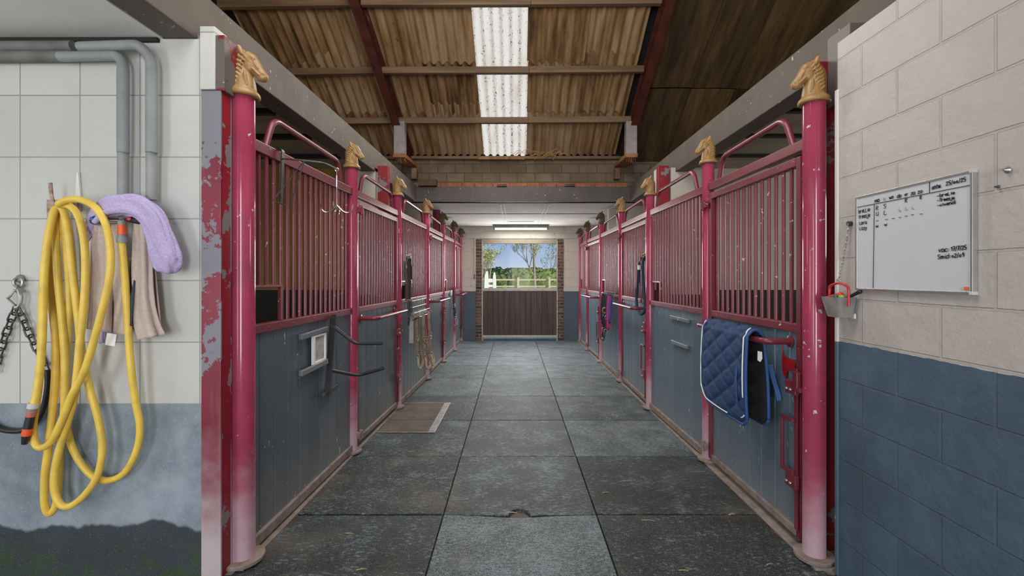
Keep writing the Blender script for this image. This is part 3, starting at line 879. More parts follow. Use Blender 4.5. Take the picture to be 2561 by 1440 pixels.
# ================================================================ HORSE HEAD FINIAL
def horse_mesh():
    S = .00212          # metres per drawn unit; u forward, v up, w sideways
    m = MB()
    def q(u, v, w=0.0): return V((u * S, w * S, v * S))
    def loft(secs, seg=20, power=1.0):
        # secs: (u, v, half size along normal, half width, direction)
        pts = [q(a[0], a[1]) for a in secs]
        cs = [(math.cos(2 * PI * k / seg), math.sin(2 * PI * k / seg)) for k in range(seg)]
        m.sweep(pts, lambda i, t: [(c[0] * secs[i][3] * S, c[1] * secs[i][2] * S) for c in cs], caps=True, up=None)
    # flange and socket
    m.lathe([(30 * S, -6 * S), (36 * S, -7 * S), (39.5 * S, -4 * S), (40 * S, 0), (38.5 * S, 5 * S), (35.5 * S, 9 * S), (31 * S, 14 * S), (26 * S, 20 * S)], seg=32)
    # neck
    neck = [(0, 6, 32, 31), (0, 20, 31, 29), (-1, 34, 30, 26.5), (-3, 48, 28.5, 24), (-5, 61, 27, 21.5), (-5, 73, 25.5, 19.5), (-3, 85, 23.5, 17.5), (1, 96, 19.5, 15), (6, 105, 12, 11)]
    seg = 22
    rings = []
    for (u, v, a, w) in neck:
        rings.append([m.bm.verts.new(q(u + a * math.cos(2 * PI * k / seg), v + (0 if v < 50 else -.10 * a * math.cos(2 * PI * k / seg)), w * math.sin(2 * PI * k / seg) * (1 - .18 * max(0, -math.cos(2 * PI * k / seg))))) for k in range(seg)])
    for a, b in zip(rings, rings[1:]):
        for k in range(seg):
            j = (k + 1) % seg
            m.face([a[k], a[j], b[j], b[k]])
    m.face(rings[0][::-1]); m.face(rings[-1])
    # skull to muzzle
    ax = [(-1, 97, 13, 12), (7, 94, 19, 16), (15, 87, 22, 18), (23, 77.5, 20, 16.5), (31, 68, 17, 13.5), (38, 60, 14.5, 12), (44, 53, 13.5, 12), (49, 47, 12.5, 11.6), (52.5, 42.5, 10, 10), (54.5, 39.5, 6, 6.5), (55.5, 38, 2, 2)]
    loft(ax)
    # cheek plates, lips, chin, brow
    for s in (-1, 1):
        m.ball(q(17, 71, s * 7), 17 * S, 11 * S, 17.5 * S)
        m.ball(q(50, 51, s * 7.5), 6 * S, 5.5 * S, 5.5 * S)
        m.ball(q(28, 85, s * 13.2), 5.2 * S, 4.2 * S, 4 * S)
        m.tube([q(20, 90, s * 14), q(26, 92, s * 15.5), q(33, 87, s * 13.5)], lambda t: (2.6 - .8 * abs(t - .5)) * S, 6)
        m.tube(cr([q(31, 82, s * 13.5), q(36, 73, s * 12.5), q(41, 64, s * 11.5)], 4), lambda t: 2.4 * S, 6)
        m.tube(cr([q(26, 66, s * 14), q(34, 58, s * 12.5), q(43, 49, s * 11.8)], 4), lambda t: 2.2 * S, 6)
        # ears
        m.tube([q(2, 98, s * 9), q(-1, 108, s * 12), q(-4, 117, s * 12.5), q(-6, 122, s * 11.5)], lambda t: (7.2 * (1 - t) ** .6 * (1 + .2 * t) + .8) * S, 9)
        # mane locks
        for k in range(8):
            f = k / 7.0
            bu = -3 - 21.5 * math.sin(min(1, f * 1.35 + .12) * PI / 2) + (5 * max(0, f - .75))
            bv = 106 - 68 * f
            L = 17 + 8 * math.sin(f * PI)
            pts = [q(bu + 1, bv + 2, s * 7), q(bu + 4 + L * .22, bv - 1, s * (13.0 + 6.0 * f)), q(bu + 3 + L * .5, bv - 8, s * (17.0 + 7.0 * f)), q(bu + 2 + L * .85, bv - 11, s * (18.6 + 7.4 * f)), q(bu + 3 + L * 1.15, bv - 18, s * (18.4 + 8.4 * f))]
            m.tube(cr(pts, 4), lambda t: (3.9 * math.sin(PI * min(1, t * .85 + .15)) + .5) * S, 7)
            m.tube(cr([p + q(2.5, -6.5, 0) for p in pts[:4]], 4), lambda t: (3.0 * math.sin(PI * min(1, t * .85 + .15)) + .4) * S, 6)
        # neck muscle creases
        for k in range(4):
            m.tube(cr([q(12 - 3 * k, 58 - 4 * k, s * 18.5), q(15 - 2 * k, 44 - 4 * k, s * (22)), q(19 + k, 28 - 3 * k, s * 23.5)], 5), lambda t: 2.4 * math.sin(PI * (t * .9 + .05)) * S, 6)
    m.ball(q(42, 44), 9 * S, 8.5 * S, 6 * S)
    m.tube(cr([q(-2, 109), q(8, 107), q(17, 103)], 4), lambda t: (4.5 - 2 * t) * S, 7)
    tmp = m.build('horse_head', None, smooth=0)
    r = tmp.modifiers.new('r', 'REMESH'); r.mode = 'VOXEL'; r.voxel_size = .0026
    sm = tmp.modifiers.new('s', 'SMOOTH'); sm.iterations = 2; sm.factor = .45
    dg = bpy.context.evaluated_depsgraph_get(); dg.update()
    me = bpy.data.meshes.new_from_object(tmp.evaluated_get(dg))
    bpy.data.objects.remove(tmp, do_unlink=True)
    # press in eyes, nostrils and mouth line
    for v in me.vertices:
        p = v.co
        for s in (-1, 1):
            for c, rad, dep in ((q(28.5, 84, s * 16), 3.3, 2.0), (q(52, 50, s * 12.5), 3.2, 3.2)):
                d = (p - c).length / S
                if d < rad * 1.6:
                    p.y -= s * dep * S * max(0, 1 - (d / (rad * 1.6)) ** 2)
    me.polygons.foreach_set('use_smooth', [True] * len(me.polygons))
    me.name = 'horse_head'
    return me
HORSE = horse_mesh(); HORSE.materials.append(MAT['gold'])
HORSE_DARK = HORSE.copy(); HORSE_DARK.materials.clear(); HORSE_DARK.materials.append(MAT['gold_dark'])
# ================================================================ POSTS
LP = [(-1.452, 2.41), (-1.412, 3.886), (-1.371, 5.21), (-1.336, 6.68), (-1.324, 8.03), (-1.297, 9.24), (-1.322, 10.60)]
RP = [(1.582, 2.43), (1.557, 3.72), (1.509, 5.18), (1.495, 6.53), (1.479, 7.99), (1.442, 9.29), (1.470, 10.60)]
ORD = ['first', 'second', 'third', 'fourth', 'fifth', 'sixth', 'seventh']
def post(side, i, x, y):
    s = -1 if side == 'left' else 1
    rad = (.060 if s < 0 else .055) if i == 0 else (.047, .047, .046, .045, .045, .044)[i - 1]
    h = 2.455 if (i == 0 and s < 0) else 2.43
    ex = ', thickest and nearest' if i == 0 else (', against the end wall' if i == 6 else '')
    r = thing('stall_post', 'round burgundy post with horse head cap, %s of the %s row%s' % (ORD[i], side, ex), 'post', (x, y, 0.006), 0, 'burgundy stall posts of the %s row' % side)
    MB().lathe([(rad, 0.01)] + [(rad, k * .2) for k in range(1, 12)] + [(rad, h)], seg=32).build('shaft', MAT['red'], r, local=True)
    bp = []
    for k in range(28):
        a = 2 * PI * k / 28
        rr = rad * 1.75 + .004 * noise.noise(V((math.cos(a) * 2, math.sin(a) * 2, i + 5 * s)))
        bp.append((rr * math.cos(a), rr * math.sin(a)))
    MB().prism(bp, .0, .022).build('base_plate', MAT['sill'], r, local=True, smooth=0, bevel=.005)
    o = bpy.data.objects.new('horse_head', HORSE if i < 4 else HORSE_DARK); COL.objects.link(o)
    o.parent = r; o.location = (0, 0, h - .004)
    o.rotation_euler = (0, 0, (0 if s < 0 else PI) + (.12 if s < 0 else -.1) * (1 if i % 2 == 0 else -.6))
    o.scale = (rad / .060 * 1.0 if i == 0 else .84,) * 3
    o['label'] = 'cast horse head cap in %s gold paint' % ('ochre' if i < 4 else 'darker toned')
    return r
for i, (x, y) in enumerate(LP): post('left', i, x, y)
for i, (x, y) in enumerate(RP): post('right', i, x, y)
# ================================================================ PANELS AND DOORS
BAR_ME = {}
def bar_obj(parent, u, z0, z1, mat=None, o=0.0):
    key = round(z1 - z0, 3)
    if key not in BAR_ME:
        BAR_ME[key] = MB().lathe([(.0112, 0), (.0112, key * .5), (.0112, key)], seg=10).build('bar', MAT['bar'], parent, local=True)
        b = BAR_ME[key]
    else:
        b = BAR_ME[key].copy(); COL.objects.link(b); b.parent = parent
    b.location = (u, o, z0)
    return b
def rail(name, A, u0, u1, z0, z1, mat, par, d=.024, o=0.0, bevel=.004):
    p, q = A(u0, o - d, z0), A(u1, o + d, z1)
    m = MB().box(min(p.x, q.x), max(p.x, q.x), min(p.y, q.y), max(p.y, q.y), z0, z1)
    return m.build(name, mat, par, local=True, smooth=0, bevel=bevel)
def board_panel(A, u0, u1, z0, z1, mat, par, o=.004):
    m = MB()
    w = .145
    u = u0
    first = w * .55
    while u < u1 - .004:
        e = min(u1, u + (first if u == u0 else w))
        g = .0022
        pr = [(u + g * .2, o - .03), (u + g * .2, o - .008), (u + g + .004, o), (e - g - .004, o), (e - g * .2, o - .008), (e - g * .2, o - .03)]
        pr = [(A(a, b, 0).x, A(a, b, 0).y) for a, b in pr]
        m.prism(pr, z0, z1); u = e
    m.box(u0, u1, A(0, o - .034, 0).y, A(0, o - .012, 0).y, z0, z1) if A(0, 1, 0).y > 0 else m.box(u0, u1, A(0, o - .012, 0).y, A(0, o - .034, 0).y, z0, z1)
    return m.build('board_panel', mat, par, local=True, smooth=0)
def hoop(A, u0, u1, zr, zt, par, mat):
    m = MB().tube(arcfil([A(u0, 0, zr), A(u0 + .085, 0, zt), A(u1 - .06, 0, zt - .018), A(u1, 0, zr)], .075, 7), .0185, 12)
    return m.build('hoop_bar', mat, par, local=True)
def bay(side, i):
    pts = LP if side == 'left' else RP
    s = -1 if side == 'left' else 1
    (x0, y0), (x1, y1) = pts[i], pts[i + 1]
    L = math.hypot(x1 - x0, y1 - y0); rz = math.atan2(y1 - y0, x1 - x0)
    A = lambda u, o, z: V((u, s * o, z))
    a = (.063 if i == 0 else .049); b = L - .049
    isdoor = (i % 2 == 1) if s < 0 else (i % 2 == 0)
    mr = MAT['red_far']; mb = MAT['boards_left'] if s < 0 else MAT['boards_right']
    bt = 'between the %s and %s posts of the %s row' % (ORD[i], ORD[i + 1], side)
    z_mid0, z_mid1 = 1.186, 1.236
    if isdoor:
        ln = thing('door_lintel', 'hooped burgundy rail over the door ' + bt, 'rail', (x0, y0, 0.0), rz, 'hooped rails over the stall doors')
        rail('top_rail', A, a - .01, b + .01, 2.192, 2.252, mr, ln)
        hoop(A, .17, L - .19, 2.235, 2.43, ln, mr)
        r = thing('stall_door', 'burgundy barred stall door ' + bt, 'stall door', (x0, y0, 0.0), rz, 'burgundy stall doors')
        if i == 0:
            r['label'] = 'burgundy barred stall door over slate-blue boards, carrying the navy saddle pad'
            xp = 1.559
            pp = MB().plate([PX(a_, b_, xp) for a_, b_ in ((1957, 862), (1959, 882), (1963, 892), (1975, 898), (1988, 899), (1988, 924), (1975, 926), (1969, 930), (1966, 946), (1958, 934), (1955, 905))], (.003, 0, 0)).build('paint_patch', plain('bright_red_paint_patch', (.30, .006, .012, 1), .4), r, smooth=0)
            pp['label'] = 'bright red paint patch'
        zt0, zt1 = 2.118, 2.166; ua, ub = a + .012, b - .012
        rail('stile', A, ua, ua + .042, .05, zt1, mr, r); rail('stile', A, ub - .042, ub, .05, zt1, mr, r)
        ia, ib = ua + .042, ub - .042
        rail('top_rail', A, ia, ib, zt0, zt1, mr, r); rail('middle_rail', A, ia, ib, z_mid0, z_mid1, mr, r)
        rail('bottom_rail', A, ia, ib, .05, .095, MAT['sill'], r)
        board_panel(A, ia, ib, .095, z_mid0, mb, r, .008)
        n = max(8, round((ib - ia) / .0755)); 
        for k in range(1, n):
            bar_obj(r, ia + (ib - ia) * k / n, z_mid1, zt0)
        # blanket bar
        zb = 1.13
        m = MB().tube(arcfil([A(ia + .07, .012, zb), A(ia + .07, .16, zb), A(ib - .07, .16, zb), A(ib - .07, .012, zb)], .05, 6), .0185, 14)
        for uu in (ia + .07, ib - .07):
            m.lathe([(.034, .010), (.034, .016), (.024, .02)], A(uu, 0, zb), 16, 'Y') if s > 0 else m.lathe([(.034, -.010), (.034, -.016), (.024, -.02)], A(uu, 0, zb), 16, 'Y')
        m.build('blanket_bar', MAT['red_far'], r, local=True)
        # latch gear on the lock side, hinges on the other
        lat = ub - .021 if s < 0 else ua + .021
        dr = -1 if s < 0 else 1          # into the door
        lk = MB().bar(A(lat, .034, .10), A(lat, .034, .99), .026, .012, A(0, 1, 0)).build('latch_rod', MAT['red_far'], r, local=True, smooth=0, bevel=.002)
        h = MB()
        h0, h1 = lat + dr * .0, lat + dr * .105
        for za, zb2, ua_, ub_ in ((.70, .70, h0, h1), (.41, .41, h0, h1)):
            h.bar(A(ua_, .05, za), A(ub_, .05, za), .016, .022)
        h.bar(A(h1, .05, .40), A(h1, .05, .711), .018, .016, A(0, 1, 0))
        h.build('handle', MAT['bar'], lk, local=True, smooth=0, bevel=.003)
        for zz in (.885, .365):
            k = MB().bar(A(lat - dr * .025, .045, zz), A(lat + dr * .065, .045, zz), .028, .075).build('latch_block', MAT['bar'], r, local=True, smooth=0, bevel=.004)
            for du in (.012, .045):
                MB().ball(A(lat + dr * du, .062, zz - .012), .009, .009, .009, 8, 6).build('bolt', MAT['steel'], k, local=True)
        m = MB().bar(A(lat - dr * .05, .05, .93), A(lat - dr * .01, .05, .93), .03, .10).bar(A(lat - dr * .075, .05, .885), A(lat - dr * .03, .055, .885), .03, .025)
        m.build('catch_plate', MAT['bar'], r, local=True, smooth=0, bevel=.004)
        hs = a - .002 if s < 0 else b + .002
        hi = 1 if s < 0 else -1
        for zz in (2.075, .14):
            m = MB().bar(A(hs - hi * .035, .052, zz), A(hs + hi * .045, .052, zz), .032, .05).lathe([(.016, zz - .04), (.016, zz + .04)], A(hs + hi * .0, .062, 0), 12)
            m.build('hinge', MAT['bar'] if zz > 1 else MAT['sill'], r, local=True, smooth=30, bevel=.003)
    else:
        r = thing('stall_grille', 'fixed burgundy barred stall front ' + bt, 'stall panel', (x0, y0, 0.0), rz, 'fixed stall fronts')
        if i == 0: r['label'] = 'fixed burgundy barred stall front over charcoal boards, carrying the black saddle rack'
        rail('top_rail', A, a - .01, b + .01, 2.19, 2.252, mr, r)
        hoop(A, .2, L - .225, 2.235, 2.432, r, mr)
        rail('middle_rail', A, a - .01, b + .01, z_mid0, z_mid1, mr, r)
        rail('bottom_rail', A, a - .01, b + .01, .02, .08, MAT['sill'], r)
        board_panel(A, a, b, .08, z_mid0, mb, r)
        n = max(8, round((b - a) / .077))
        near = s < 0
        us = [a + (b - a) * k / n for k in range(1, n)]
        hole = us[:3] if near else us[-3:]
        edge = us[3] if near else us[-4]
        for u in us:
            if u in hole: bar_obj(r, u, 1.452, 2.19)
            else: bar_obj(r, u, z_mid1, 2.19)
        uu = (a - .01, edge) if near else (edge, b + .01)
        rail('hatch_rail', A, uu[0], uu[1], 1.436, 1.454, MAT['bar'], r, .012)
        e = MB().box(-.012, .012, -.012, .012, 1.236, 1.44).build('hatch_upright', MAT['bar'], r, local=True, smooth=0, bevel=.002)
        e.location = (edge, 0, 0)
        for k in range(5):
            MB().ball(A(a + (b - a) * (.1 + .2 * k), .024, 1.208), .008, .004, .008, 8, 5).build('rivet', MAT['bar'], r, local=True)
    return r
BAYS = {}
for side in ('left', 'right'):
    for i in range(6):
        BAYS[side, i] = bay(side, i)
# ================================================================ WASH BAY WALL: pipes, hose, towels, chain
def W(px, py, d=.06):
    """point d in front of the tiled wall, seen at (px,py)"""
    return P(px, py, YW - d)
# ---- pipes
def pipe(label, pts, r, sleeve, loc):
    t = thing('water_pipe', label, 'pipe', loc)
    MB().tube(arcfil(pts, .06, 8), r, 16).build('pipe_run', MAT['pipe'], t)
    m = MB()
    a, b = sleeve
    m.tube([a, b], r * 1.06, 16)
    m.build('pipe_lagging', plain('grey_foam_lagging', (.25, .265, .275, 1), .65, var=.1), t)
    return t
p1 = [W(150, 142, .05), W(296, 139, .06), W(308, 160, .06), W(308, 505, .05)]
pipe('grey lagged water pipe turning down the tiled wall, left of the two', p1, .0235, (W(308, 175, .06), W(308, 382, .06)), (W(308, 505).x, YW - .05, W(308, 505).z))
p2 = [W(200, 117, .05), W(350, 112, .10), W(379, 150, .06), W(379, 500, .05)]
pipe('grey lagged water pipe turning down the tiled wall, right of the two', p2, .0235, (W(379, 165, .062), W(379, 382, .062)), (W(379, 500).x, YW - .05, W(379, 500).z))
for lab, y0, y1, x0, x1, dd in (('thick dark lagged pipe running along the top of the tiled wall, upper of the two', 118, 116, -260, 184, .035), ('thick dark lagged pipe running along the top of the tiled wall, lower of the two', 143, 141, -260, 186, .038)):
    a, b = W(x0, y0, dd), W(x1, y1, dd)
    o = MB().tube([a, b], .0265, 16).build('pipe_lagging_length', MAT['lagging'], loc=b)
    tag(o, lab, 'pipe')
# ---- saddle hook that carries the hose
r = thing('hose_hook', 'worn curved metal hook holding the yellow hose on the tiled wall', 'hook', W(140, 520, .0))
MB().ribbon(cr([W(126, 457, .115), W(127, 475, .115), W(130, 495, .11), W(136, 512, .10), W(145, 522, .08), W(148, 520, .03), W(148, 520, .0)], 5), .016, .006, (0, -1, .3)).build('hook_arm', MAT['rusty'], r, smooth=40)
MB().plate([W(120, 500, 0), W(160, 500, 0), W(160, 545, 0), W(120, 545, 0)], (0, -.006, 0)).build('back_plate', MAT['rusty'], r, smooth=0)
r = thing('wall_peg', 'white pointed wall peg with rusty foot behind the yellow hose', 'peg', W(199, 520, .0))
MB().plate([W(197, 432, .001), W(201, 432, .001), W(206, 500, .001), W(192, 500, .001)], (0, -.012, 0)).build('peg_strip', MAT['white_plastic'], r, smooth=0, bevel=.002)
MB().plate([W(192, 500, .001), W(206, 500, .001), W(207, 528, .001), W(193, 528, .001)], (0, -.03, 0)).build('peg_foot', MAT['rusty'], r, smooth=0, bevel=.003)
# ---- yellow hose: one long run of loops
HP = [  # (px, py, distance from the wall)
 (305, 606, .125), (308, 650, .115), (314, 720, .10), (320, 810, .09), (326, 900, .085), (338, 1000, .07), (350, 1065, .06), (342, 1125, .055), (312, 1181, .05), (270, 1201, .048), (232, 1190, .046), (197, 1150, .045), (174, 1098, .044), (163, 1030, .044), (160, 960, .044), (166, 880, .044), (172, 790, .044), (172, 700, .046), (164, 610, .052), (155, 545, .062),
 (147, 521, .07), (141, 530, .072),
 (139, 590, .074), (144, 690, .072), (153, 780, .07), (160, 860, .066), (163, 940, .062), (160, 1030, .056), (150, 1130, .052), (146, 1210, .052), (140, 1262, .056), (124, 1284, .062), (112, 1262, .07), (112, 1190, .074), (121, 1120, .074), (131, 1030, .07), (138, 940, .066), (139, 850, .058), (130, 760, .05), (124, 690, .047), (130, 600, .052), (140, 535, .072),
 (150, 519, .09), (158, 525, .098),
 (170, 575, .10), (178, 650, .10), (187, 725, .098), (196, 800, .094), (206, 890, .088), (224, 970, .082), (246, 1050, .076), (256, 1120, .076), (245, 1185, .082), (217, 1231, .09), (182, 1262, .098), (156, 1264, .104), (139, 1238, .106), (136, 1190, .108), (147, 1128, .110), (167, 1062, .112), (184, 1000, .112), (193, 930, .112), (199, 860, .112), (208, 780, .112), (213, 710, .112), (213, 640, .112), (207, 580, .112), (193, 535, .112),
 (172, 514, .115), (150, 512, .12), (150, 508, .135),
 (168, 500, .145), (200, 499, .15), (238, 518, .155), (264, 560, .158), (276, 625, .158), (274, 690, .156), (258, 765, .152), (238, 840, .148), (213, 922, .142), (178, 992, .14), (150, 1062, .138), (126, 1106, .136), (100, 1119, .13), (84, 1098, .12), (84, 1050, .11), (94, 985, .10), (102, 900, .095), (104, 800, .092), (108, 710, .09), (118, 610, .088), (132, 540, .088),
 (140, 522, .094), (134, 532, .105),
 (121, 590, .118), (111, 670, .122), (108, 760, .122), (106, 840, .124), (101, 910, .128), (93, 975, .134), (85, 1012, .142)]
t = thing('garden_hose', 'yellow hose hung in long loops over the wall hook, with grey and orange couplings', 'hose', W(140, 1290, .06))
MB().tube(cr([W(*p) for p in HP], 7), .0153, 14).build('hose_run', MAT['yellow'], t, smooth=180)
def coupling(pa, pb, prof, parts):
    """turned pieces strung from pa to pb: (t0, t1, r0, r1, name, material)"""
    for t0, t1, r0, r1, nm, mat in parts:
        a, b = pa.lerp(pb, t0), pa.lerp(pb, t1)
        n = max(2, 5); r0 *= .8; r1 *= .8
        MB().tube([a.lerp(b, k / (n - 1)) for k in range(n)], lambda q: r0 + (r1 - r0) * q, 16).build(nm, mat, t, smooth=50)
coupling(W(305, 552, .125), W(305, 607, .125), None, [(0, .2, .021, .021, 'coupling_neck', MAT['grey_plastic']), (.18, .62, .0215, .0225, 'coupling_sleeve', MAT['orange']), (.6, .78, .019, .019, 'coupling_waist', MAT['grey_plastic']), (.7, 1.0, .0255, .0245, 'coupling_nut', MAT['grey_plastic'])])
coupling(W(84, 1008, .142), W(61, 1110, .15), None, [(0, .12, .026, .026, 'nozzle_nut', MAT['pale_plastic']), (.11, .2, .024, .024, 'nozzle_ring', MAT['grey_plastic']), (.19, .225, .0245, .0245, 'nozzle_band', MAT['orange']), (.22, .30, .023, .022, 'nozzle_ring', MAT['grey_plastic']), (.29, .325, .023, .0225, 'nozzle_band', MAT['orange']), (.32, .63, .021, .022, 'nozzle_grip', MAT['black_plastic']), (.62, .79, .0235, .023, 'nozzle_collar', MAT['orange']), (.78, 1.0, .021, .014, 'nozzle_tip', MAT['black_plastic'])])
# ---- mixer tap
r = thing('mixer_tap', 'chrome two-handle mixer tap with blue and red dots, half under the towels', 'tap', W(285, 552, .0))
MB().tube([W(248, 551, .09), W(325, 551, .09)], .0135, 14).build('tap_body', MAT['chrome'], r)
m = MB()
for px in (262, 318):
    m.tube([W(px, 551, .0), W(px, 551, .09)], .012, 10)
m.build('wall_union', MAT['chrome'], r)
MB().tube(arcfil([W(303, 549, .09), W(304, 552, .125), W(305, 562, .125)], .02), .011, 12).build('spout', MAT['chrome'], r)
for px, mm in ((244, 'blue_dot'), (336, 'red_dot')):
    a = W(px, 549, .10)
    k = MB().tube([a + V((-.022 if px < 300 else .03, .01, -.004)), a + V((0, -.008, 0)), a + V((.022 if px < 300 else -.012, -.004, .0))], lambda q: .021 - .005 * q, 10).build('handle', MAT['black_plastic'], r)
    MB().ball(a + V((0, -.03, 0)), .0095, .004, .0095).build('colour_dot', MAT[mm], k)
# ---- towels
def cloth_strip(name, label, cols, rows, mat, d0, fold, seed, thick=.006):
    """hanging cloth: cols is a list of (left px, right px, py) levels from top to bottom"""
    lv = [(V((a, 0, c)), V((b, 0, c2))) for a, c, b, c2 in cols]
    nv = 40; nu = 26
    L = cr([p[0] for p in lv], 8); R = cr([p[1] for p in lv], 8)
    def f(u, v):
        k = v * (len(L) - 1); i = min(len(L) - 2, int(k)); w = k - i
        a = L[i].lerp(L[i + 1], w); b = R[i].lerp(R[i + 1], w)
        p = a.lerp(b, u)
        d = d0 + fold * (.25 + .75 * v) * (math.sin(u * 2 * PI * rows + seed + 1.3 * v) + .5 * math.sin(u * 2 * PI * rows * 1.9 + seed * 2 + v)) + .008 * noise.noise(V((u * 4, v * 5, seed)))
        return W(p.x, p.z, max(.02, d))
    o = MB().sheet(f, nu, nv, thick).build(name, mat, smooth=180, loc=f(.5, 0))
    return o
o = cloth_strip('beige_towel', '', [(238, 562, 300, 560), (230, 620, 312, 620), (225, 700, 318, 700), (221, 770, 324, 770), (216, 822, 326, 838)], 2.2, MAT['beige'], .066, .014, .6)
tb = tag(o, 'beige towel hanging over the tap, left behind the yellow hose', 'towel')
lb = MB().sheet(lambda u, v: W(268 + 24 * u - 5 * v, 832 + 4 * u + 30 * v, .075 + .012 * v), 4, 6, .001).build('white_label', MAT['white_cloth'], tb, smooth=40)
o = cloth_strip('beige_towel', '', [(336, 536, 368, 530), (331, 590, 376, 580), (330, 660, 382, 650), (330, 740, 386, 740), (334, 800, 398, 800), (345, 850, 414, 836)], 1.4, MAT['beige'], .085, .016, 2.2)
t2 = tag(o, 'beige towel bunched over the right tap handle, hem flaring at the bottom', 'towel')
MB().sheet(lambda u, v: W(336 - 24 * v + (3 + 15 * v) * u, 700 + 112 * v + 3 * u, .088 + .004 * v), 4, 12, .004).build('navy_edge', MAT['navy_trim'], t2, smooth=180)
# under part of the bunched towel shown between the folds
MB().sheet(lambda u, v: W(312 + 26 * u - 2 * v, 640 + 175 * v + 8 * u, .045 + .012 * math.sin(u * 7)), 10, 20, .004).build('inner_fold', MAT['beige'], t2, smooth=180)
# lilac towel: a thick rolled drape over the pipes and tap
ctr = [(217, 602, 4, .06), (226, 574, 11, .062), (240, 545, 15, .07), (262, 522, 18, .11), (292, 512, 20, .115), (325, 512, 21, .115), (355, 522, 22, .115), (380, 546, 24, .11), (397, 580, 25, .105), (408, 618, 27, .10), (418, 650, 27, .095), (424, 672, 22, .09), (426, 683, 10, .085)]
pts = cr([W(a, b, d) for a, b, _, d in ctr], 6)
rad = cr([V((c, 0, 0)) for _, _, c, _ in ctr], 6)
def lil(i, t_):
    R = rad[i].x * YW / FPX
    out = []
    for k in range(36):
        a = 2 * PI * k / 36
        q = 1 + .13 * math.sin(5 * a + 5 * t_) + .07 * math.sin(9 * a - 11 * t_) + .13 * noise.noise(V((math.cos(a) * 1.6, math.sin(a) * 1.6, t_ * 9))) + .06 * noise.noise(V((math.cos(a) * 4, math.sin(a) * 4, t_ * 26)))
        out.append((R * 1.12 * q * math.cos(a), R * .78 * q * math.sin(a)))
    return out
o = MB().sweep(pts, lil, up=(0, -1, 0)).build('lilac_towel', MAT['lilac'], smooth=180, loc=W(300, 510, .1))
t3 = tag(o, 'lilac terry towel draped in an arch over the tap and pipes', 'towel')
MB().sheet(lambda u, v: W(250 + 14 * u + 2 * v, 815 + 44 * v - 6 * u * v, .05 + .006 * math.sin(u * 6)), 6, 8, .005).build('towel_tail', MAT['lilac'], t3, smooth=180)
m = MB()
m.tube(cr([W(236, 556, .13), W(262, 532, .14), W(295, 525, .145), (W(330, 528, .145)), W(360, 545, .14), W(384, 585, .13), W(398, 630, .12)], 6), lambda q: .012 + .006 * math.sin(q * PI), 10)
m.tube(cr([W(268, 508, .125), W(300, 496, .12), W(338, 494, .12), W(372, 512, .12), W(402, 548, .115), W(424, 600, .11), W(440, 650, .10)], 6), lambda q: .012 + .007 * math.sin(q * PI), 10)
m.build('towel_fold', MAT['lilac'], t3, smooth=180)
# ---- cross-tie chain
def chain(mb, pts, n, ln, r):
    pp = cr([V(p) for p in pts], 12)
    seg = [0.0]
    for a, b in zip(pp, pp[1:]): seg.append(seg[-1] + (b - a).length)
    def at(s):
        s = max(0, min(seg[-1], s))
        for i in range(len(pp) - 1):
            if s <= seg[i + 1]:
                return pp[i].lerp(pp[i + 1], (s - seg[i]) / max(1e-9, seg[i + 1] - seg[i])), (pp[i + 1] - pp[i]).normalized()
        return pp[-1], (pp[-1] - pp[-2]).normalized()
    k = 0; s = ln * .3
    while s < seg[-1]:
        p, d = at(s)
        a = V((0, -1, 0)); sd = d.cross(a).normalized(); nn = sd if k % 2 == 0 else (a * .8 + sd * .6).normalized()
        lp = []
        for j in range(16):
            q = 2 * PI * j / 16
            cx = (ln * .5 - ln * .22) * (1 if math.cos(q) > 0 else -1) + ln * .22 * math.cos(q)
            lp.append(p + d * cx + nn * (ln * .24 * math.sin(q)))
        mb.tube(lp, r, 7, closed=True)
        s += ln * .74; k += 1
t = thing('tie_chain', 'steel tie chain with snap hook on an eye bolt, left edge of the tiled wall', 'chain', W(48, 695, 0))
MB().torus(W(46, 706, .02), .022, .007, (1, 0, 0), (0, 0, 1), 20, 8).torus(W(43, 722, .025), .017, .005, (.6, -.8, 0), (0, 0, 1), 16, 7).ball(W(50, 697, .008), .021, .012, .021).build('eye_bolt', MAT['steel'], t)
m = MB()
m.tube(cr([W(46, 722, .03), W(52, 740, .035), W(50, 760, .035), W(40, 772, .035)], 5), lambda q: .010 - .003 * q, 9)
m.tube(cr([W(38, 724, .03), W(24, 742, .035), W(19, 746, .035), (W(30, 756, .035)), W(42, 768, .035)], 5), .0055, 8)
m.ball(W(41, 768, .035), .010)
m.build('snap_hook', MAT['steel'], t)
m = MB(); chain(m, [W(40, 768, .035), W(28, 800, .03), W(14, 838, .025), W(0, 880, .02), W(-14, 930, .02)], 0, .052, .0042); m.build('chain_strand', MAT['iron'], t)
m = MB(); chain(m, [W(42, 770, .035), W(58, 800, .03), W(75, 838, .025), W(92, 872, .02), W(108, 905, .018), W(118, 928, .018)], 0, .052, .0042); m.build('chain_strand', MAT['iron'], t)
MB().tube(cr([W(119, 925, .02), W(119, 965, .02), W(110, 1015, .02), W(92, 1052, .022), W(62, 1074, .022), W(30, 1078, .022), W(0, 1072, .022), W(-30, 1055, .022)], 7), .0125, 12).build('rubber_sleeve', MAT['black_plastic'], t, smooth=180)

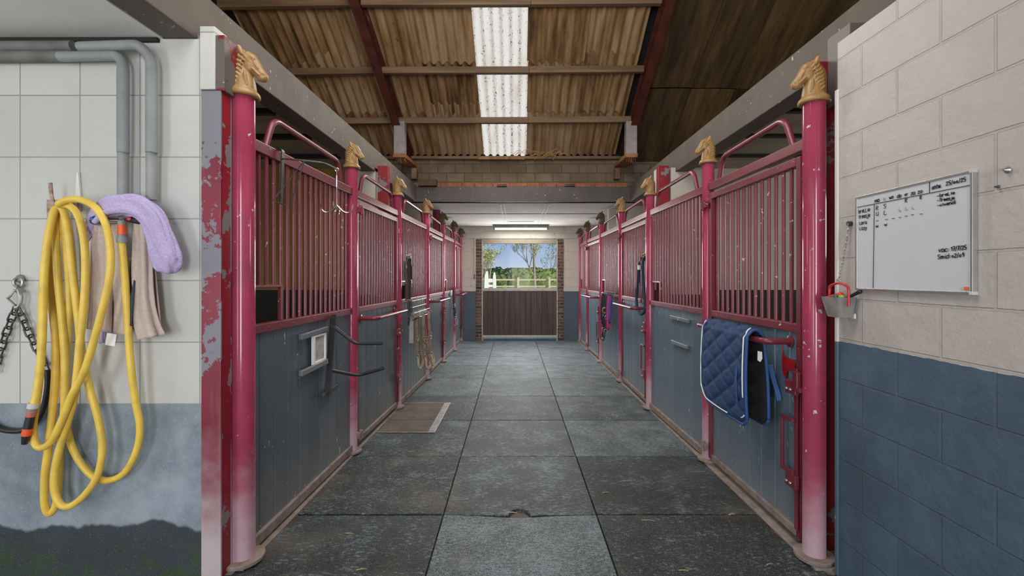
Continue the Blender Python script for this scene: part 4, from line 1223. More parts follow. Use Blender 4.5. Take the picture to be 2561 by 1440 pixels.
# scratchy pencil letters on the tile beside the lilac towel
m = MB()
for st in ([(431, 562), (436, 549), (440, 561)], [(433, 557), (439, 556)], [(441, 561), (442, 550), (447, 551), (446, 555), (442, 556), (446, 561)], [(448, 562), (450, 552), (453, 558), (456, 551), (457, 562)], [(428, 556), (427, 550), (431, 547)]):
    m.tube([W(a, b, .0012) for a, b in st], .0005, 4)
tag(m.build('pencil_letters', MAT['ink_faint'], smooth=0, loc=W(442, 555, 0)), 'faint pencilled letters on a tile right of the lilac towel', 'writing')
m = MB().sheet(lambda u, v: W(372 + 8 * v + (12 + 14 * v) * u, 610 + 215 * v + 14 * u * v, .05 + .008 * math.sin(u * 6 + v * 3)), 10, 24, .005)
m.build('back_fold', MAT['beige'], t2, smooth=180)
# ================================================================ WHITEBOARD
BX = XR - .017
def B(px, py): return PX(px, py, BX - .0012)
by0, by1 = 1.603, 2.150; bz0, bz1 = 1.442, 1.872
t = thing('whiteboard', 'white wall board with handwritten black schedule on the block wall', 'whiteboard', (XR, (by0 + by1) / 2, bz0))
MB().box(BX + .001, XR - .001, by0 + .004, by1 - .004, bz0 + .004, bz1 - .004).build('writing_surface', MAT['board_white'], t, smooth=0)
m = MB().box(BX - .003, XR - .0005, by0 - .004, by0 + .006, bz0 - .004, bz1 + .004).box(BX - .003, XR - .0005, by1 - .006, by1 + .004, bz0 - .004, bz1 + .004).box(BX - .003, XR - .0005, by0 + .006, by1 - .006, bz1 - .005, bz1 + .004).box(BX - .003, XR - .0005, by0 + .006, by1 - .006, bz0 - .004, bz0 + .005)
m.build('frame', MAT['alu'], t, smooth=0, bevel=.0012)
m = MB()
for (yy, zz) in ((by0, bz0), (by0, bz1)):
    m.box(BX - .0045, XR - .0005, yy - .006, yy + .008, zz - .006, zz + .006)
m.build('frame_corner', MAT['pale_plastic'], t, smooth=0, bevel=.0015)
GL = {
 'a': ['0,0 0,.5 .1,.62 .35,.62 .45,.5', '.45,.62 .45,.1 .55,0', '.45,.2 .3,0 .1,0 0,.15'], 'b': ['0,1 0,0 .35,0 .48,.15 .48,.4 .35,.55 0,.5'],
 'c': ['.5,.5 .3,.62 .05,.5 0,.25 .1,.05 .3,0 .5,.1'], 'd': ['.5,1 .5,0', '.5,.15 .3,0 .1,0 0,.2 .05,.5 .25,.62 .5,.5'], 'e': ['0,.32 .45,.36 .42,.56 .2,.62 .02,.45 .02,.15 .2,0 .48,.1'],
 'i': ['.1,.6 .1,0', '.1,.8 .12,.84'], 'j': ['.25,.6 .25,-.2 .1,-.32 -.1,-.2', '.25,.8 .27,.84'], 'l': ['0,.8 0,0 .4,0'], 'm': ['0,0 0,.6', '0,.45 .15,.6 .28,.5 .28,0', '.28,.45 .42,.6 .56,.5 .56,0'],
 'n': ['0,0 0,.6', '0,.45 .2,.62 .4,.5 .42,0'], 'o': ['.22,.62 .05,.5 0,.3 .08,.05 .25,0 .42,.1 .48,.32 .4,.55 .22,.62'], 'r': ['0,0 0,.6', '0,.4 .15,.6 .35,.6'], 's': ['.42,.55 .2,.62 .05,.5 .35,.2 .25,0 0,.05'],
 't': ['.2,.85 .2,.05 .4,0', '0,.6 .42,.6'], 'u': ['0,.6 0,.15 .12,0 .3,.02 .42,.2', '.42,.6 .42,0'], 'v': ['0,.6 .2,0 .42,.6'], 'w': ['0,.6 .05,.1 .15,0 .28,.15 .28,.45', '.28,.2 .4,0 .52,.1 .56,.6'], 'y': ['0,.6 .2,.1', '.42,.6 .2,-.1 0,-.32'], 'z': ['0,.6 .42,.6 0,0 .46,0'],
 'R': ['0,0 0,.95 .35,.9 .4,.65 .05,.5', '.1,.5 .48,0'], 'S': ['.48,.9 .2,.98 .02,.75 .4,.4 .35,.08 0,.02'], 'W': ['0,.9 .1,0 .3,.5 .48,0 .62,.9'], 'L': ['.05,.95 0,0 .45,.05'], 'T': ['0,.9 .55,.95', '.28,.9 .25,0'], 'V': ['0,.9 .2,0 .45,.9'],
 '0': ['.2,.6 0,.3 .2,0 .42,.3 .2,.6'], '1': ['0,.65 .2,.95 .2,0'], '2': ['0,.75 .2,.95 .42,.75 0,0 .48,.02'], '5': ['.45,.95 .08,.95 .05,.55 .35,.55 .42,.25 .3,0 0,.05'], '7': ['0,.92 .45,.95 .15,0', '.1,.5 .4,.5'], '9': ['.42,.6 .15,.55 .05,.8 .25,.97 .42,.85 .4,.3 .25,0'],
 '/': ['0,-.08 .28,1'], ':': ['.1,.12 .12,.16', '.1,.5 .12,.54'], '-': ['0,.35 .4,.38'], '.': ['.05,0 .08,.03'], ' ': []}
def strokes(mb, lines, wid):
    for pts in lines:
        for a, b in zip(pts, pts[1:]):
            d = (b - a)
            if d.length < 1e-6: continue
            mb.bar(a - d.normalized() * wid * .35, b + d.normalized() * wid * .35, .0008, wid, V((-1, 0, 0)).cross(d))
def write(mb, text, ax, ay, bx, by, hpx, wid=.0022, adv=None):
    """handwriting from (ax,ay) to (bx,by), letters hpx tall"""
    wds = [(.62 if ch in 'mwW' else .22 if ch in 'i:.' else .34 if ch in '1/ j' else .5) + .14 for ch in text]
    tot = sum(wds); x = 0
    p0, p1 = B(ax, ay), B(bx, by)
    hz = hpx * .0 + hpx * (p0.y) / FPX
    d = p1 - p0
    for ch, w in zip(text, wds):
        ls = []
        for st in GL[ch]:
            pts = [tuple(float(q) for q in s.split(',')) for s in st.split()]
            pp = []
            for (gx, gy) in pts:
                f = (x + gx) / tot
                pp.append(p0 + d * f + V((0, 0, gy * hz + .0006 * math.sin(17 * f + gy * 5))))
            pp = cr(pp, 3) if len(pp) > 2 else pp
            ls.append(pp)
        strokes(mb, ls, wid)
        x += w
def C(cx, cy): return (2120 + cx / 4.365, 420 + cy / 4.365)
def wr(mb, text, a, b, h, **k):
    (ax, ay), (bx, by) = C(*a), C(*b)
    write(mb, text, ax, ay, bx, by, h / 4.365, **k)
m = MB()      # ruled lines
for a, b in (((102, 430), (1352, 184)), ((290, 393), (277, 1308)), ((893, 155), (893, 268))):
    p, q = B(*C(*a)), B(*C(*b))
    strokes(m, [[p, q]], .0026)
m.build('ruled_lines', MAT['ink'], t, smooth=0)
m = MB()
wr(m, 'ma', (296, 378), (352, 362), 42); wr(m, 'wo', (455, 338), (505, 328), 40); wr(m, 'do', (540, 326), (592, 316), 40); wr(m, 'vr', (622, 308), (664, 300), 40); wr(m, 'za', (690, 296), (742, 285), 42); wr(m, 'zo', (766, 280), (822, 268), 42)
wr(m, 'ontw.', (922, 236), (1032, 206), 50); wr(m, '25/00/25', (1074, 192), (1298, 140), 44)
wr(m, '-brelie', (976, 320), (1174, 282), 34); wr(m, '-Treesje', (976, 370), (1172, 338), 34); wr(m, '-vivendi', (976, 424), (1186, 386), 34)
wr(m, 'brellie', (120, 494), (246, 468), 44); wr(m, 'treesje', (120, 552), (248, 530), 44); wr(m, 'lara', (128, 618), (212, 606), 38); wr(m, 'lizzy', (130, 676), (214, 668), 40)
wr(m, 'R', (312, 460), (340, 455), 44); wr(m, 'S', (392, 440), (428, 434), 46); wr(m, 'u', (312, 520), (344, 514), 60); wr(m, 'L', (396, 510), (432, 504), 46)
wr(m, 'R', (628, 376), (656, 370), 42); wr(m, 'R', (790, 342), (812, 337), 38)
for cx, cy in ((310, 592), (410, 578), (484, 566), (556, 556), (624, 540), (694, 526), (788, 518)):
    wr(m, '-', (cx, cy), (cx + 40, cy - 7), 36)
wr(m, 'w', (308, 648), (338, 642), 34); wr(m, 'w', (402, 632), (436, 626), 34)
wr(m, 'vac:', (994, 918), (1116, 908), 50); wr(m, '17/7/25', (1130, 906), (1304, 886), 46)
wr(m, 'Smid:', (984, 994), (1130, 980), 46); wr(m, '02/09', (1136, 978), (1280, 966), 42)
m.build('handwriting', MAT['ink'], t, smooth=0)
m = MB()
wr(m, 'ti', (388, 356), (424, 348), 38); wr(m, 'L', (560, 470), (594, 464), 34); wr(m, 'L', (630, 458), (664, 452), 36); wr(m, 'L', (702, 448), (738, 442), 36)
m.build('faded_handwriting', MAT['ink_faint'], t, smooth=0)
m = MB()
q0, q1 = B(*C(1268, 1334)), B(*C(1318, 1298))
m.box(BX - .0012, BX + .0002, min(q0.y, q1.y), max(q0.y, q1.y), min(q0.z, q1.z), max(q0.z, q1.z))
sq = m.build('orange_sticker', plain('orange_sticker', (.62, .16, .03, 1), .5), t, smooth=0)
m = MB(); c0 = B(*C(1242, 1322))
strokes(m, [[c0 + V((0, math.sin(2 * PI * k / 16) ** 3 * -.0042, (.8 * math.cos(2 * PI * k / 16) - .3 * math.cos(4 * PI * k / 16)) * .0042)) for k in range(17)]], .0007)
m.build('heart_mark', MAT['ink_faint'], t, smooth=0)
# ================================================================ HANGING TUB
t = thing('hanging_tub', 'frosted plastic tub with red handle hanging from the block wall beside the post', 'tub', (1.565, 2.215, 1.29))
def rr(x0, x1, y0, y1, z, r=.02, n=5):
    out = []
    for cx, cy, a0 in ((x1 - r, y1 - r, 0), (x0 + r, y1 - r, PI / 2), (x0 + r, y0 + r, PI), (x1 - r, y0 + r, 1.5 * PI)):
        for k in range(n + 1):
            a = a0 + PI / 2 * k / n
            out.append(V((cx + r * math.cos(a), cy + r * math.sin(a), z)))
    return out
m = MB()
sec = [rr(1.53, 1.604, 2.165, 2.262, 1.305), rr(1.522, 1.606, 2.157, 2.272, 1.345), rr(1.512, 1.610, 2.148, 2.284, 1.402), rr(1.517, 1.605, 2.153, 2.279, 1.402), rr(1.526, 1.602, 2.161, 2.267, 1.345), rr(1.534, 1.600, 2.169, 2.258, 1.309)]
rg = [[m.bm.verts.new(p) for p in s_] for s_ in sec]
for a, b in zip(rg, rg[1:]):
    for k in range(len(a)):
        j = (k + 1) % len(a); m.face([a[k], a[j], b[j], b[k]])
m.face(rg[0][::-1]); m.face(rg[-1])
m.build('tub_body', MAT['tub'], t, smooth=50)
MB().tube(arcfil([(1.562, 2.15, 1.36), (1.562, 2.15, 1.455), (1.562, 2.215, 1.472), (1.562, 2.282, 1.455), (1.562, 2.282, 1.36)], .02), .006, 8).build('handle', MAT['red_plastic'], t)
MB().box(1.598, 1.606, 2.16, 2.185, 1.30, 1.325).build('white_tag', MAT['white_plastic'], t, smooth=0, bevel=.002)
r = thing('hanging_chain', 'thin grey chain hanging from a nail in the block wall above the tub', 'chain', (1.60, 2.2, 1.78))
pa, pb = V((1.604, 2.205, 1.755)), V((1.566, 2.222, 1.475))
m = MB(); chain(m, [pa, pa.lerp(pb, .5) + V((0, 0, -.004)), pb], 0, .022, .0018); m.build('links', MAT['steel'], r)
MB().lathe([(.012, -.014), (.012, .002), (.006, .006)], (1.6135, 2.206, 1.757), 12, 'X').build('nail', MAT['iron'], r)
MB().torus(pb + V((0, 0, .006)), .010, .003, (0, 1, 0), (0, 0, 1), 14, 6).build('ring', MAT['steel'], r)
for lab, mat_, a, b, rd in (('red handled brush lying in the frosted tub', 'red_plastic', (1.54, 2.27, 1.395), (1.56, 2.20, 1.412), .010), ('lime green lidded jar in the frosted tub', 'green_plastic', (1.548, 2.178, 1.385), (1.548, 2.178, 1.413), .0135), ('dark teal lidded jar in the frosted tub', 'teal_plastic', (1.535, 2.20, 1.38), (1.535, 2.20, 1.412), .013), ('black brush handle sticking out of the frosted tub', 'black_plastic', (1.565, 2.21, 1.38), (1.603, 2.135, 1.430), .007)):
    a, b = V(a), V(b)
    nm = 'brush' if 'brush' in lab else 'jar'
    if nm == 'jar':
        o = thing(nm, lab, nm, a)
        MB().tube([a, a.lerp(b, .6)], rd * .9, 14).build('jar_body', MAT['pale_plastic'], o)
        MB().tube([a.lerp(b, .6), b], rd, 14).build('lid', MAT[mat_], o)
    else:
        o = thing(nm, lab, nm, a)
        MB().tube([a, a.lerp(b, .5), b], lambda q: rd * (.8 + .5 * q), 10).build('handle', MAT[mat_], o)
        MB().ball(b, rd * 1.5).build('knob', MAT[mat_], o)
for lab, (px, py), sz in (('small grey eye screw in the block wall right of the whiteboard', (2524, 425), .012), ('dark nail hole fixing in the block wall beside the whiteboard', (2502, 467), .006)):
    p = PX(px, py, XR)
    o = MB().lathe([(sz, -.006), (sz * .6, -.012), (sz * .3, -.02)], (XR, p.y, p.z), 12, 'X').build('wall_screw', MAT['steel'] if sz > .01 else MAT['iron'], loc=p)
    tag(o, lab, 'screw')
# ================================================================ TACK AND FITTINGS IN THE AISLE
def yl(px, x): return x * FPX / (px - 1294)
# ---- saddle pad on the first right door
t = thing('saddle_pad', 'navy quilted saddle pad with white piping folded over the door bar', 'saddle pad', (1.40, 3.03, 1.15))
Y0, Y1 = 2.70, 3.34       # near and far edge
XBAR = 1.408; ZT = 1.158
def prof(s_):
    """folded outline across the bar: s_ from -1 (front hem) over the bar to 1 (back hem)"""
    L = .53
    rad = .034
    arc = PI * rad / 2
    d = abs(s_) * (L + arc)
    if d < arc:
        a = d / rad
        x = math.sin(a) * rad; z = ZT + rad * math.cos(a) - .008
    else:
        e = d - arc
        x = rad + .010 * math.sin(e * 6) + (.012 + .045 * e * (1 if s_ > 0 else .25)); z = ZT - .008 - e
    return (XBAR - x, z) if s_ < 0 else (XBAR + x, z)
def edge(v):
    """hem length along the pad (rounded, cut back at the far end)"""
    k = 1.0
    if v > .80: k -= .20 * ((v - .80) / .20) ** 2
    if v < .10: k -= .07 * ((.10 - v) / .10) ** 2
    return k
def pad_pt(s_, v, off=0.0):
    y = Y0 + (Y1 - Y0) * v
    ss = s_ * edge(v) if s_ < 0 else s_ * edge(v)
    x, z = prof(ss)
    z -= .012 * math.sin(v * 3.0 + 1) * abs(ss)
    x += .010 * math.sin(v * 5 + 1.2) * abs(ss)
    x0, z0 = prof(ss - .01); x1, z1 = prof(ss + .01)
    nx, nz = (z1 - z0), -(x1 - x0)
    l = math.hypot(nx, nz) or 1; nx, nz = nx / l, nz / l
    if nx * (-1 if ss < 0 else 1) < 0 and abs(ss) > .1: nx, nz = -nx, -nz
    if abs(ss) <= .1 and nz < 0: nx, nz = -nx, -nz
    return V((x + nx * off, y, z + nz * off))
def quilt(s_, v):
    a = (s_ * 4.4 + v * 3.2); b = (s_ * 4.4 - v * 3.2)
    f = abs(math.sin(PI * a)) * abs(math.sin(PI * b))
    e = min(1, min(v, 1 - v) * 14, (1 - abs(s_)) * 14)
    return .004 + .013 * e * min(1, f * 1.7) ** .6 + .003 * noise.noise(V((s_ * 9, v * 7, 2)))
m = MB().grid(lambda u, v: pad_pt(u * 2 - 1, v, quilt(u * 2 - 1, v)), 150, 84)
m.build('quilted_cover', MAT['navy'], t, smooth=180)
MB().grid(lambda u, v: pad_pt(u * 2 - 1, v, -.006 - .6 * quilt(u * 2 - 1, v)), 90, 40).build('lining', MAT['lining_black'], t, smooth=180)
def rim(vfix=None, sfix=None, n=60):
    if vfix is not None: return [pad_pt(-1 + 2 * k / n, vfix, .002) for k in range(n + 1)]
    return [pad_pt(sfix, k / n, .002) for k in range(n + 1)]
m = MB()
for v in (0.0, 1.0): m.tube(rim(vfix=v), .0095, 8)
for s_ in (-1, 1): m.tube(rim(sfix=s_), .0095, 8)
m.build('binding', MAT['royal'], t, smooth=180)
m = MB()
m.tube([pad_pt(-1 + k / 40, .965, .013) for k in range(39)] + [], .0042, 6)
m.tube([pad_pt(-.965, .97 - .62 * k / 30, .013) for k in range(31)], .0042, 6)
m.tube([pad_pt(-.02 - .72 * k / 30, .03, .013) for k in range(31)], .0042, 6)
m.tube([pad_pt(-.93, .02 + .06 * k / 8, .013) for k in range(9)], .004, 6)
m.build('white_piping', MAT['piping'], t, smooth=180)
a = pad_pt(.22, .0, 0)
MB().plate([(1.425, 2.705, 1.06), (1.45, 2.705, 1.055), (1.452, 2.705, 1.015), (1.44, 2.705, .995), (1.424, 2.705, 1.005)], (0, -.004, 0)).build('white_label', MAT['white_cloth'], t, smooth=0)
MB().ribbon(cr([pad_pt(-.42, .12, .02), pad_pt(-.6, .115, .028), pad_pt(-.8, .11, .024)], 6), .018, .004, (-1, 0, 0)).build('girth_loop', MAT['royal'], t, smooth=40)
MB().ribbon(cr([V((1.53, 2.76, .97)), V((1.535, 2.74, .9)), V((1.54, 2.70, .82)), V((1.545, 2.69, .77))], 6), .025, .005, (-.3, -1, 0)).build('strap', MAT['royal'], t, smooth=40)
# ---- folding saddle rack on the first left front
xs = -1.392
t = thing('saddle_rack', 'black folding saddle rack with two bent arms on the charcoal boards', 'saddle rack', (xs, 3.48, .63))
MB().bar((xs + .004, 3.445, 1.215), (xs + .006, 3.33, .64), .012, .045, (1, 0, 0)).build('back_bar', MAT['black_plastic'], t, smooth=0, bevel=.002)
MB().bar((xs - .0, 3.24, .645), (xs - .002, 3.50, .66), .03, .035).build('foot_bar', MAT['iron'], t, smooth=0, bevel=.003)
MB().tube(arcfil([(xs + .012, 3.43, 1.125), (-1.235, 3.47, .992), (-1.028, 3.49, .99)], .04), .0125, 12).build('upper_arm', MAT['black_plastic'], t)
MB().tube(arcfil([(xs + .012, 3.37, .81), (-1.215, 3.47, .748), (-1.02, 3.50, .80)], .05), .0125, 12).build('lower_arm', MAT['black_plastic'], t)
# ---- name card holder
xc = -1.418
t = thing('card_holder', 'white framed name card in a two-ledge holder on the charcoal boards', 'card holder', (xc, 3.13, .87))
for z in (1.108, .872):
    MB().bar((xc + .014, 2.95, z), (xc + .020, 3.345, z + (.012 if z > 1 else .01)), .025, .036).build('ledge', MAT['boards_left'], t, smooth=0, bevel=.004)
cd_ = MB()
ca, cb, za, zb = 3.115, 3.325, .895, 1.095
for y0, y1, z0, z1 in ((ca, ca + .03, za, zb), (cb - .016, cb, za, zb), (ca + .03, cb - .016, za, za + .016), (ca + .03, cb - .016, zb - .014, zb)):
    cd_.box(xc + .008, xc + .026, y0, y1, z0, z1)
k = cd_.build('card_frame', MAT['white_plastic'], t, smooth=0, bevel=.002)
MB().box(xc + .008, xc + .014, ca + .02, cb - .012, za + .01, zb - .01).build('card', MAT['paper'], t, smooth=0)
# ---- bridle bracket and four-prong hook
xr_ = -1.405
t = thing('bridle_bracket', 'black iron swing bracket hooked over the first left top rail', 'bracket', (xr_, 2.72, 1.93))
MB().ribbon(arcfil([(xr_ - .075, 2.72, 2.17), (xr_ - .075, 2.72, 2.263), (xr_ + .006, 2.72, 2.263), (xr_ + .006, 2.70, 1.93)], .02), .032, .006, (1, 0, .01)).build('hook_strap', MAT['black_plastic'], t, smooth=40)
arm = [(xr_ + .01, 2.72, 2.205), (-1.27, 2.72, 2.193), (-1.16, 2.74, 2.185), (-1.088, 2.745, 2.15)]
MB().tube(arcfil(arm, .03), .0055, 8).build('arm', MAT['iron'], t)
m = MB().tube([(-1.27, 2.72, 2.193), (xr_ + .012, 2.60, 1.935), (xr_ + .012, 2.79, 1.93)], .0042, 7, closed=True)
m.build('brace', MAT['iron'], t)
hx, hy = -1.088, 2.745
t = thing('tack_hook', 'shiny four-prong tack hook hanging from the black bracket', 'hook', (hx, hy, 1.88))
MB().torus((hx, hy, 2.145), .010, .0028, (1, 0, 0), (0, 0, 1), 16, 6).tube([(hx, hy, 2.136), (hx, hy, 1.925)], .0042, 8).build('stem', MAT['chrome'], t)
MB().tube([(hx, hy, 2.11), (hx, hy, 2.04)], .0075, 10).build('swivel', MAT['chrome'], t)
for k in range(4):
    a = k * PI / 2 + .18
    d = V((math.cos(a), math.sin(a), 0))
    c = V((hx, hy, 1.93))
    MB().tube(cr([c, c + d * .03 + V((0, 0, -.03)), c + d * .06 + V((0, 0, -.043)), c + d * .085 + V((0, 0, -.028)), c + d * .093 + V((0, 0, .008))], 6), .0042, 8).build('prong', MAT['chrome'], t)
# ---- straps
def strap(mb, pts, w=.022, t_=.004, up=(1, 0, 0)):
    mb.ribbon(cr([V(p) for p in pts], 6), w, t_, up)
def halter(label, cat, x, y, z, sc, mat, metal, out, seed, crown=.30, group=None, noseband=True):
    """head collar hung by its crown: x,y,z hanging point, out = direction off the boards"""
    random.seed(seed)
    r = thing('halter', label, cat, (x, y, z - .6 * sc), 0, group)
    o = V((.35 * out, -1, 0)); f = V((0, 1, 0)); u = V((0, 0, 1)); p = V((x, y, z))
    j = lambda a=.024: V((random.uniform(0, a) * out, random.uniform(-a, a), random.uniform(-a, a)))
    m = MB()
    A1 = p + f * .05 * sc - u * crown * sc + o * .01 + j(); A2 = p - f * .03 * sc - u * (crown + .02) * sc + o * .03 + j()
    strap(m, [A1, p + f * .03 * sc - u * .1 * sc + o * .012, p + o * .015, p - f * .025 * sc - u * .1 * sc + o * .03, A2], .034 * sc, .006, (.35 * out, -1, 0))
    m.build('crown_strap', mat, r, smooth=40)
    B1 = A1 - u * .2 * sc + f * .01 + o * .01 + j(); B2 = A2 - u * .21 * sc - f * .02 + o * .02 + j()
    m = MB(); strap(m, [A1, A1.lerp(B1, .5) + o * .012, B1], .034 * sc, .006, (.35 * out, -1, 0)); m.build('cheek_strap', mat, r, smooth=40)
    m = MB(); strap(m, [A2, A2.lerp(B2, .5) + o * .012, B2], .034 * sc, .006, (.35 * out, -1, 0)); m.build('cheek_strap', mat, r, smooth=40)
    m = MB(); strap(m, [A1, A1 - u * .05 * sc + o * .05 * sc, A2 - u * .03 * sc + o * .04 * sc, A2], .02 * sc, .004, (out, 0, .4)); m.build('throat_strap', mat, r, smooth=40)
    if noseband:
        m = MB(); strap(m, [B1, B1 - u * .05 * sc + o * .09 * sc + f * .05 * sc, B1 - u * .11 * sc + o * .19 * sc + f * .08 * sc, B2 - u * .12 * sc + o * .21 * sc, B2 - u * .03 * sc + o * .09 * sc, B2], .024 * sc, .005, (.2, .3, 1)); m.build('noseband', mat, r, smooth=40)
    for q in (A1, A2, B1, B2):
        MB().torus(q + o * .012, .022 * sc, .0044 * sc, (1, .35 * out, 0), (0, 0, 1), 16, 6).build('ring', metal, r)
    m = MB(); strap(m, [B1, B1 - u * .07 * sc + j(.02), B1 - u * .15 * sc + o * .02], .02 * sc, .004, (.35 * out, -1, 0)); m.build('chin_strap', mat, r, smooth=40)
    m = MB(); m.torus(B1 - u * .16 * sc + o * .02, .028 * sc, .0048, (1, .35 * out, 0), (0, 0, 1), 16, 6); m.build('chin_ring', metal, r)
    return r
xl = -1.30
# wire rack with hooks on the third left front
t = thing('tack_rack', 'silver wire tack rack with hooks on the third front of the left row', 'tack rack', (-1.31, 6.05, 1.0))
m = MB()
for z in (1.20, 1.12, 1.06, .99):
    m.tube([(-1.30 + (.0 if z > 1.1 else .05), 5.52, z), (-1.285 + (.0 if z > 1.1 else .05), 6.40, z)], .0045, 7)
for k in range(14):
    y = 5.55 + .064 * k
    m.tube(arcfil([(-1.30, y, 1.22), (-1.298, y, 1.06), (-1.25, y, 1.0), (-1.20, y, 1.03)], .02), .0035, 6)
m.build('wire_frame', MAT['steel'], t)
for k in range(4):
    y = 5.29 + .062 * k
    MB().tube(arcfil([(-1.31, y, 1.23), (-1.27, y, 1.23), (-1.265, y, 1.05), (-1.22, y, .985), (-1.17, y, 1.03)], .03), .006, 7).build('hook', MAT['iron'], t)
# halters in tan leather
halter('tan leather halter with brass rings under the silver wire rack, nearest of the bundle', 'halter', -1.26, 5.70, 1.06, 1.0, MAT['leather'], MAT['brass'], 1, 1)
halter('dusty tan leather halter in the middle of the bundle under the silver wire rack', 'halter', -1.20, 5.82, 1.03, 1.0, MAT['leather'], MAT['brass'], 1, 2)
halter('tan leather halter with jutting noseband, farthest of the bundle under the wire rack', 'halter', -1.16, 5.97, 1.05, .98, MAT['leather'], MAT['steel'], 1, 3)
o = MB().ribbon([V((-1.285, 5.50, 1.03)), V((-1.28, 5.50, .86)), V((-1.282, 5.50, .70))], .05, .008, (.4, -1, 0)).build('pale_strap', plain('pale_grey_strap', (.42, .40, .38, 1), .6), smooth=40, loc=(-1.28, 5.5, .7))
tag(o, 'pale grey strap hanging at the near end of the wire rack', 'strap')
# dark bridle by the third left post
t = thing('bridle', 'dark brown leather bridle hanging beside the third post of the left row', 'bridle', (-1.33, 5.42, 1.2))
def sp(name, pts, w, mat, up=(.3, -1, 0)):
    m = MB(); strap(m, pts, w, .005, up); m.build(name, mat, t, smooth=40)
bx, by_, bz = -1.325, 5.40, 1.72
sp('headpiece', [(bx, by_ - .03, bz - .1), (bx + .02, by_, bz), (bx + .03, by_ + .06, bz + .02), (bx + .02, by_ + .14, bz - .04), (bx + .02, by_ + .17, bz - .25)], .03, MAT['leather_dark'])
sp('cheek_piece', [(bx, by_ - .03, bz - .1), (bx + .02, by_ - .02, bz - .3), (bx + .015, by_, bz - .5)], .035, MAT['leather_dark'])
sp('cheek_piece', [(bx + .03, by_ + .03, bz), (bx + .035, by_ + .04, bz - .25), (bx + .03, by_ + .04, bz - .55)], .03, MAT['strap_black'])
sp('rein', [(bx + .02, by_ + .02, bz - .1), (bx + .04, by_ + .03, bz - .5), (bx + .03, by_ + .02, bz - .8), (bx + .035, by_ + .05, bz - .62), (bx + .04, by_ + .08, bz - .3), (bx + .03, by_ + .06, bz - .02)], .018, MAT['strap_black'])
m = MB()
for k in range(6):
    m.torus((bx + .03, by_ + .02 * k - .03, bz + .02 + .02 * math.sin(k * 2)), .02, .004, (0, 1, .3 * k), (1, 0, .4), 12, 6)
m.torus((bx + .03, by_ + .17, bz - .28), .018, .004, (0, 1, 0), (0, 0, 1), 12, 6).tube([(bx + .01, by_ - .06, bz - .3), (bx + .03, by_ + .08, bz - .3)], .007, 7)
m.build('bit_and_buckles', MAT['steel'], t)
halter('black bridle with curved noseband hanging on the fifth front of the left row', 'bridle', -1.262, 8.92, 1.28, 1.05, MAT['strap_black'], MAT['steel'], 1, 8)
o = MB().box(-1.30, -1.262, 8.72, 8.84, 1.14, 1.24).build('hook_bracket', MAT['steel'], smooth=0, bevel=.004, loc=(-1.28, 8.78, 1.14))
tag(o, 'small steel hook bracket above the black bridle, far left row', 'bracket')
# ---- right side: lead rope loop
t = thing('lead_rope', 'thick dark navy lead rope looped from a hook beside the third right post', 'rope', (1.455, 5.5, 1.0))
def R_(px, py, x=1.452): return PX(px, py, x)
MB().tube(cr([R_(1599, 662), R_(1597, 690), R_(1594, 720), R_(1592, 745), R_(1594, 770), R_(1602, 785), R_(1611, 780), R_(1613, 762, 1.46), R_(1611, 735, 1.46), R_(1608, 700, 1.46), R_(1607, 665, 1.46), R_(1611, 645, 1.47), R_(1617, 640, 1.475)], 7), .0165, 10).build('rope_loop', MAT['rope'], t, smooth=180)
p = R_(1599, 668)
MB().tube([p + V((0, 0, .025)), p - V((0, 0, .03))], .020, 10).build('pale_binding', MAT['pale_plastic'], t)
MB().tube([p + V((0, 0, .055)), p + V((0, 0, .022))], .019, 10).build('dark_binding', MAT['strap_black'], t)
MB().tube(cr([p + V((0, 0, .05)), R_(1603, 648), R_(1607, 638), R_(1613, 634, 1.46)], 5), .008, 8).torus(R_(1614, 636, 1.465), .022, .006, (0, 1, 0), (0, 0, 1), 14, 6).build('snap_clip', MAT['brass'], t)
o = MB().tube(arcfil([(1.50, 5.27, 1.755), (1.462, 5.27, 1.755), (1.455, 5.27, 1.785)], .015), .006, 8).build('rope_hook', MAT['iron'], loc=(1.5, 5.27, 1.755))
tag(o, 'small iron hook holding the navy lead rope by the third right post', 'hook')
# ---- right side: straps on the fourth front
t = thing('strap_rack', 'row of small dark hooks under the bars of the fourth right front', 'hook rack', (1.45, 7.1, 1.24))
MB().bar((1.452, 6.72, 1.255), (1.445, 7.55, 1.255), .012, .02).build('rack_bar', MAT['iron'], t, smooth=0)
for k in range(9):
    y = 6.76 + .09 * k
    MB().tube(arcfil([(1.448, y, 1.26), (1.42, y, 1.25), (1.40, y, 1.20), (1.385, y, 1.235)], .015), .006, 7).build('hook', MAT['iron'], t)
NB = (('navy webbing strap looped on the dark hook rack, farthest of the navy ones', 'strap_navy', 7.42, .40, .016), ('navy webbing strap looped on the dark hook rack, second from the far end', 'strap_navy', 7.33, .46, .018), ('navy webbing strap looped on the dark hook rack, beside the brass buckle', 'strap_navy', 7.24, .36, .016), ('purple webbing strap looped on the dark hook rack', 'strap_purple', 6.96, .34, .016), ('pink webbing strap on the dark hook rack', 'strap_pink', 6.90, .50, .02), ('short dark purple strap on the dark hook rack, nearest the post', 'strap_purple', 6.80, .40, .016))
for lab, mt, y, ln, w in NB:
    m = MB()
    strap(m, [(1.392, y, 1.215), (1.372, y - .02, 1.215 - ln * .4), (1.366, y - .03, 1.215 - ln * .85), (1.372, y - .005, 1.215 - ln), (1.385, y + .02, 1.215 - ln * .85), (1.395, y + .02, 1.215 - ln * .4), (1.398, y + .008, 1.215)], w * 2.2, .006, (-.35, -1, 0))
    o = m.build('webbing_strap', MAT[mt], smooth=40, loc=(1.39, y, 1.21))
    tag(o, lab, 'strap', 'webbing straps on the hook rack')
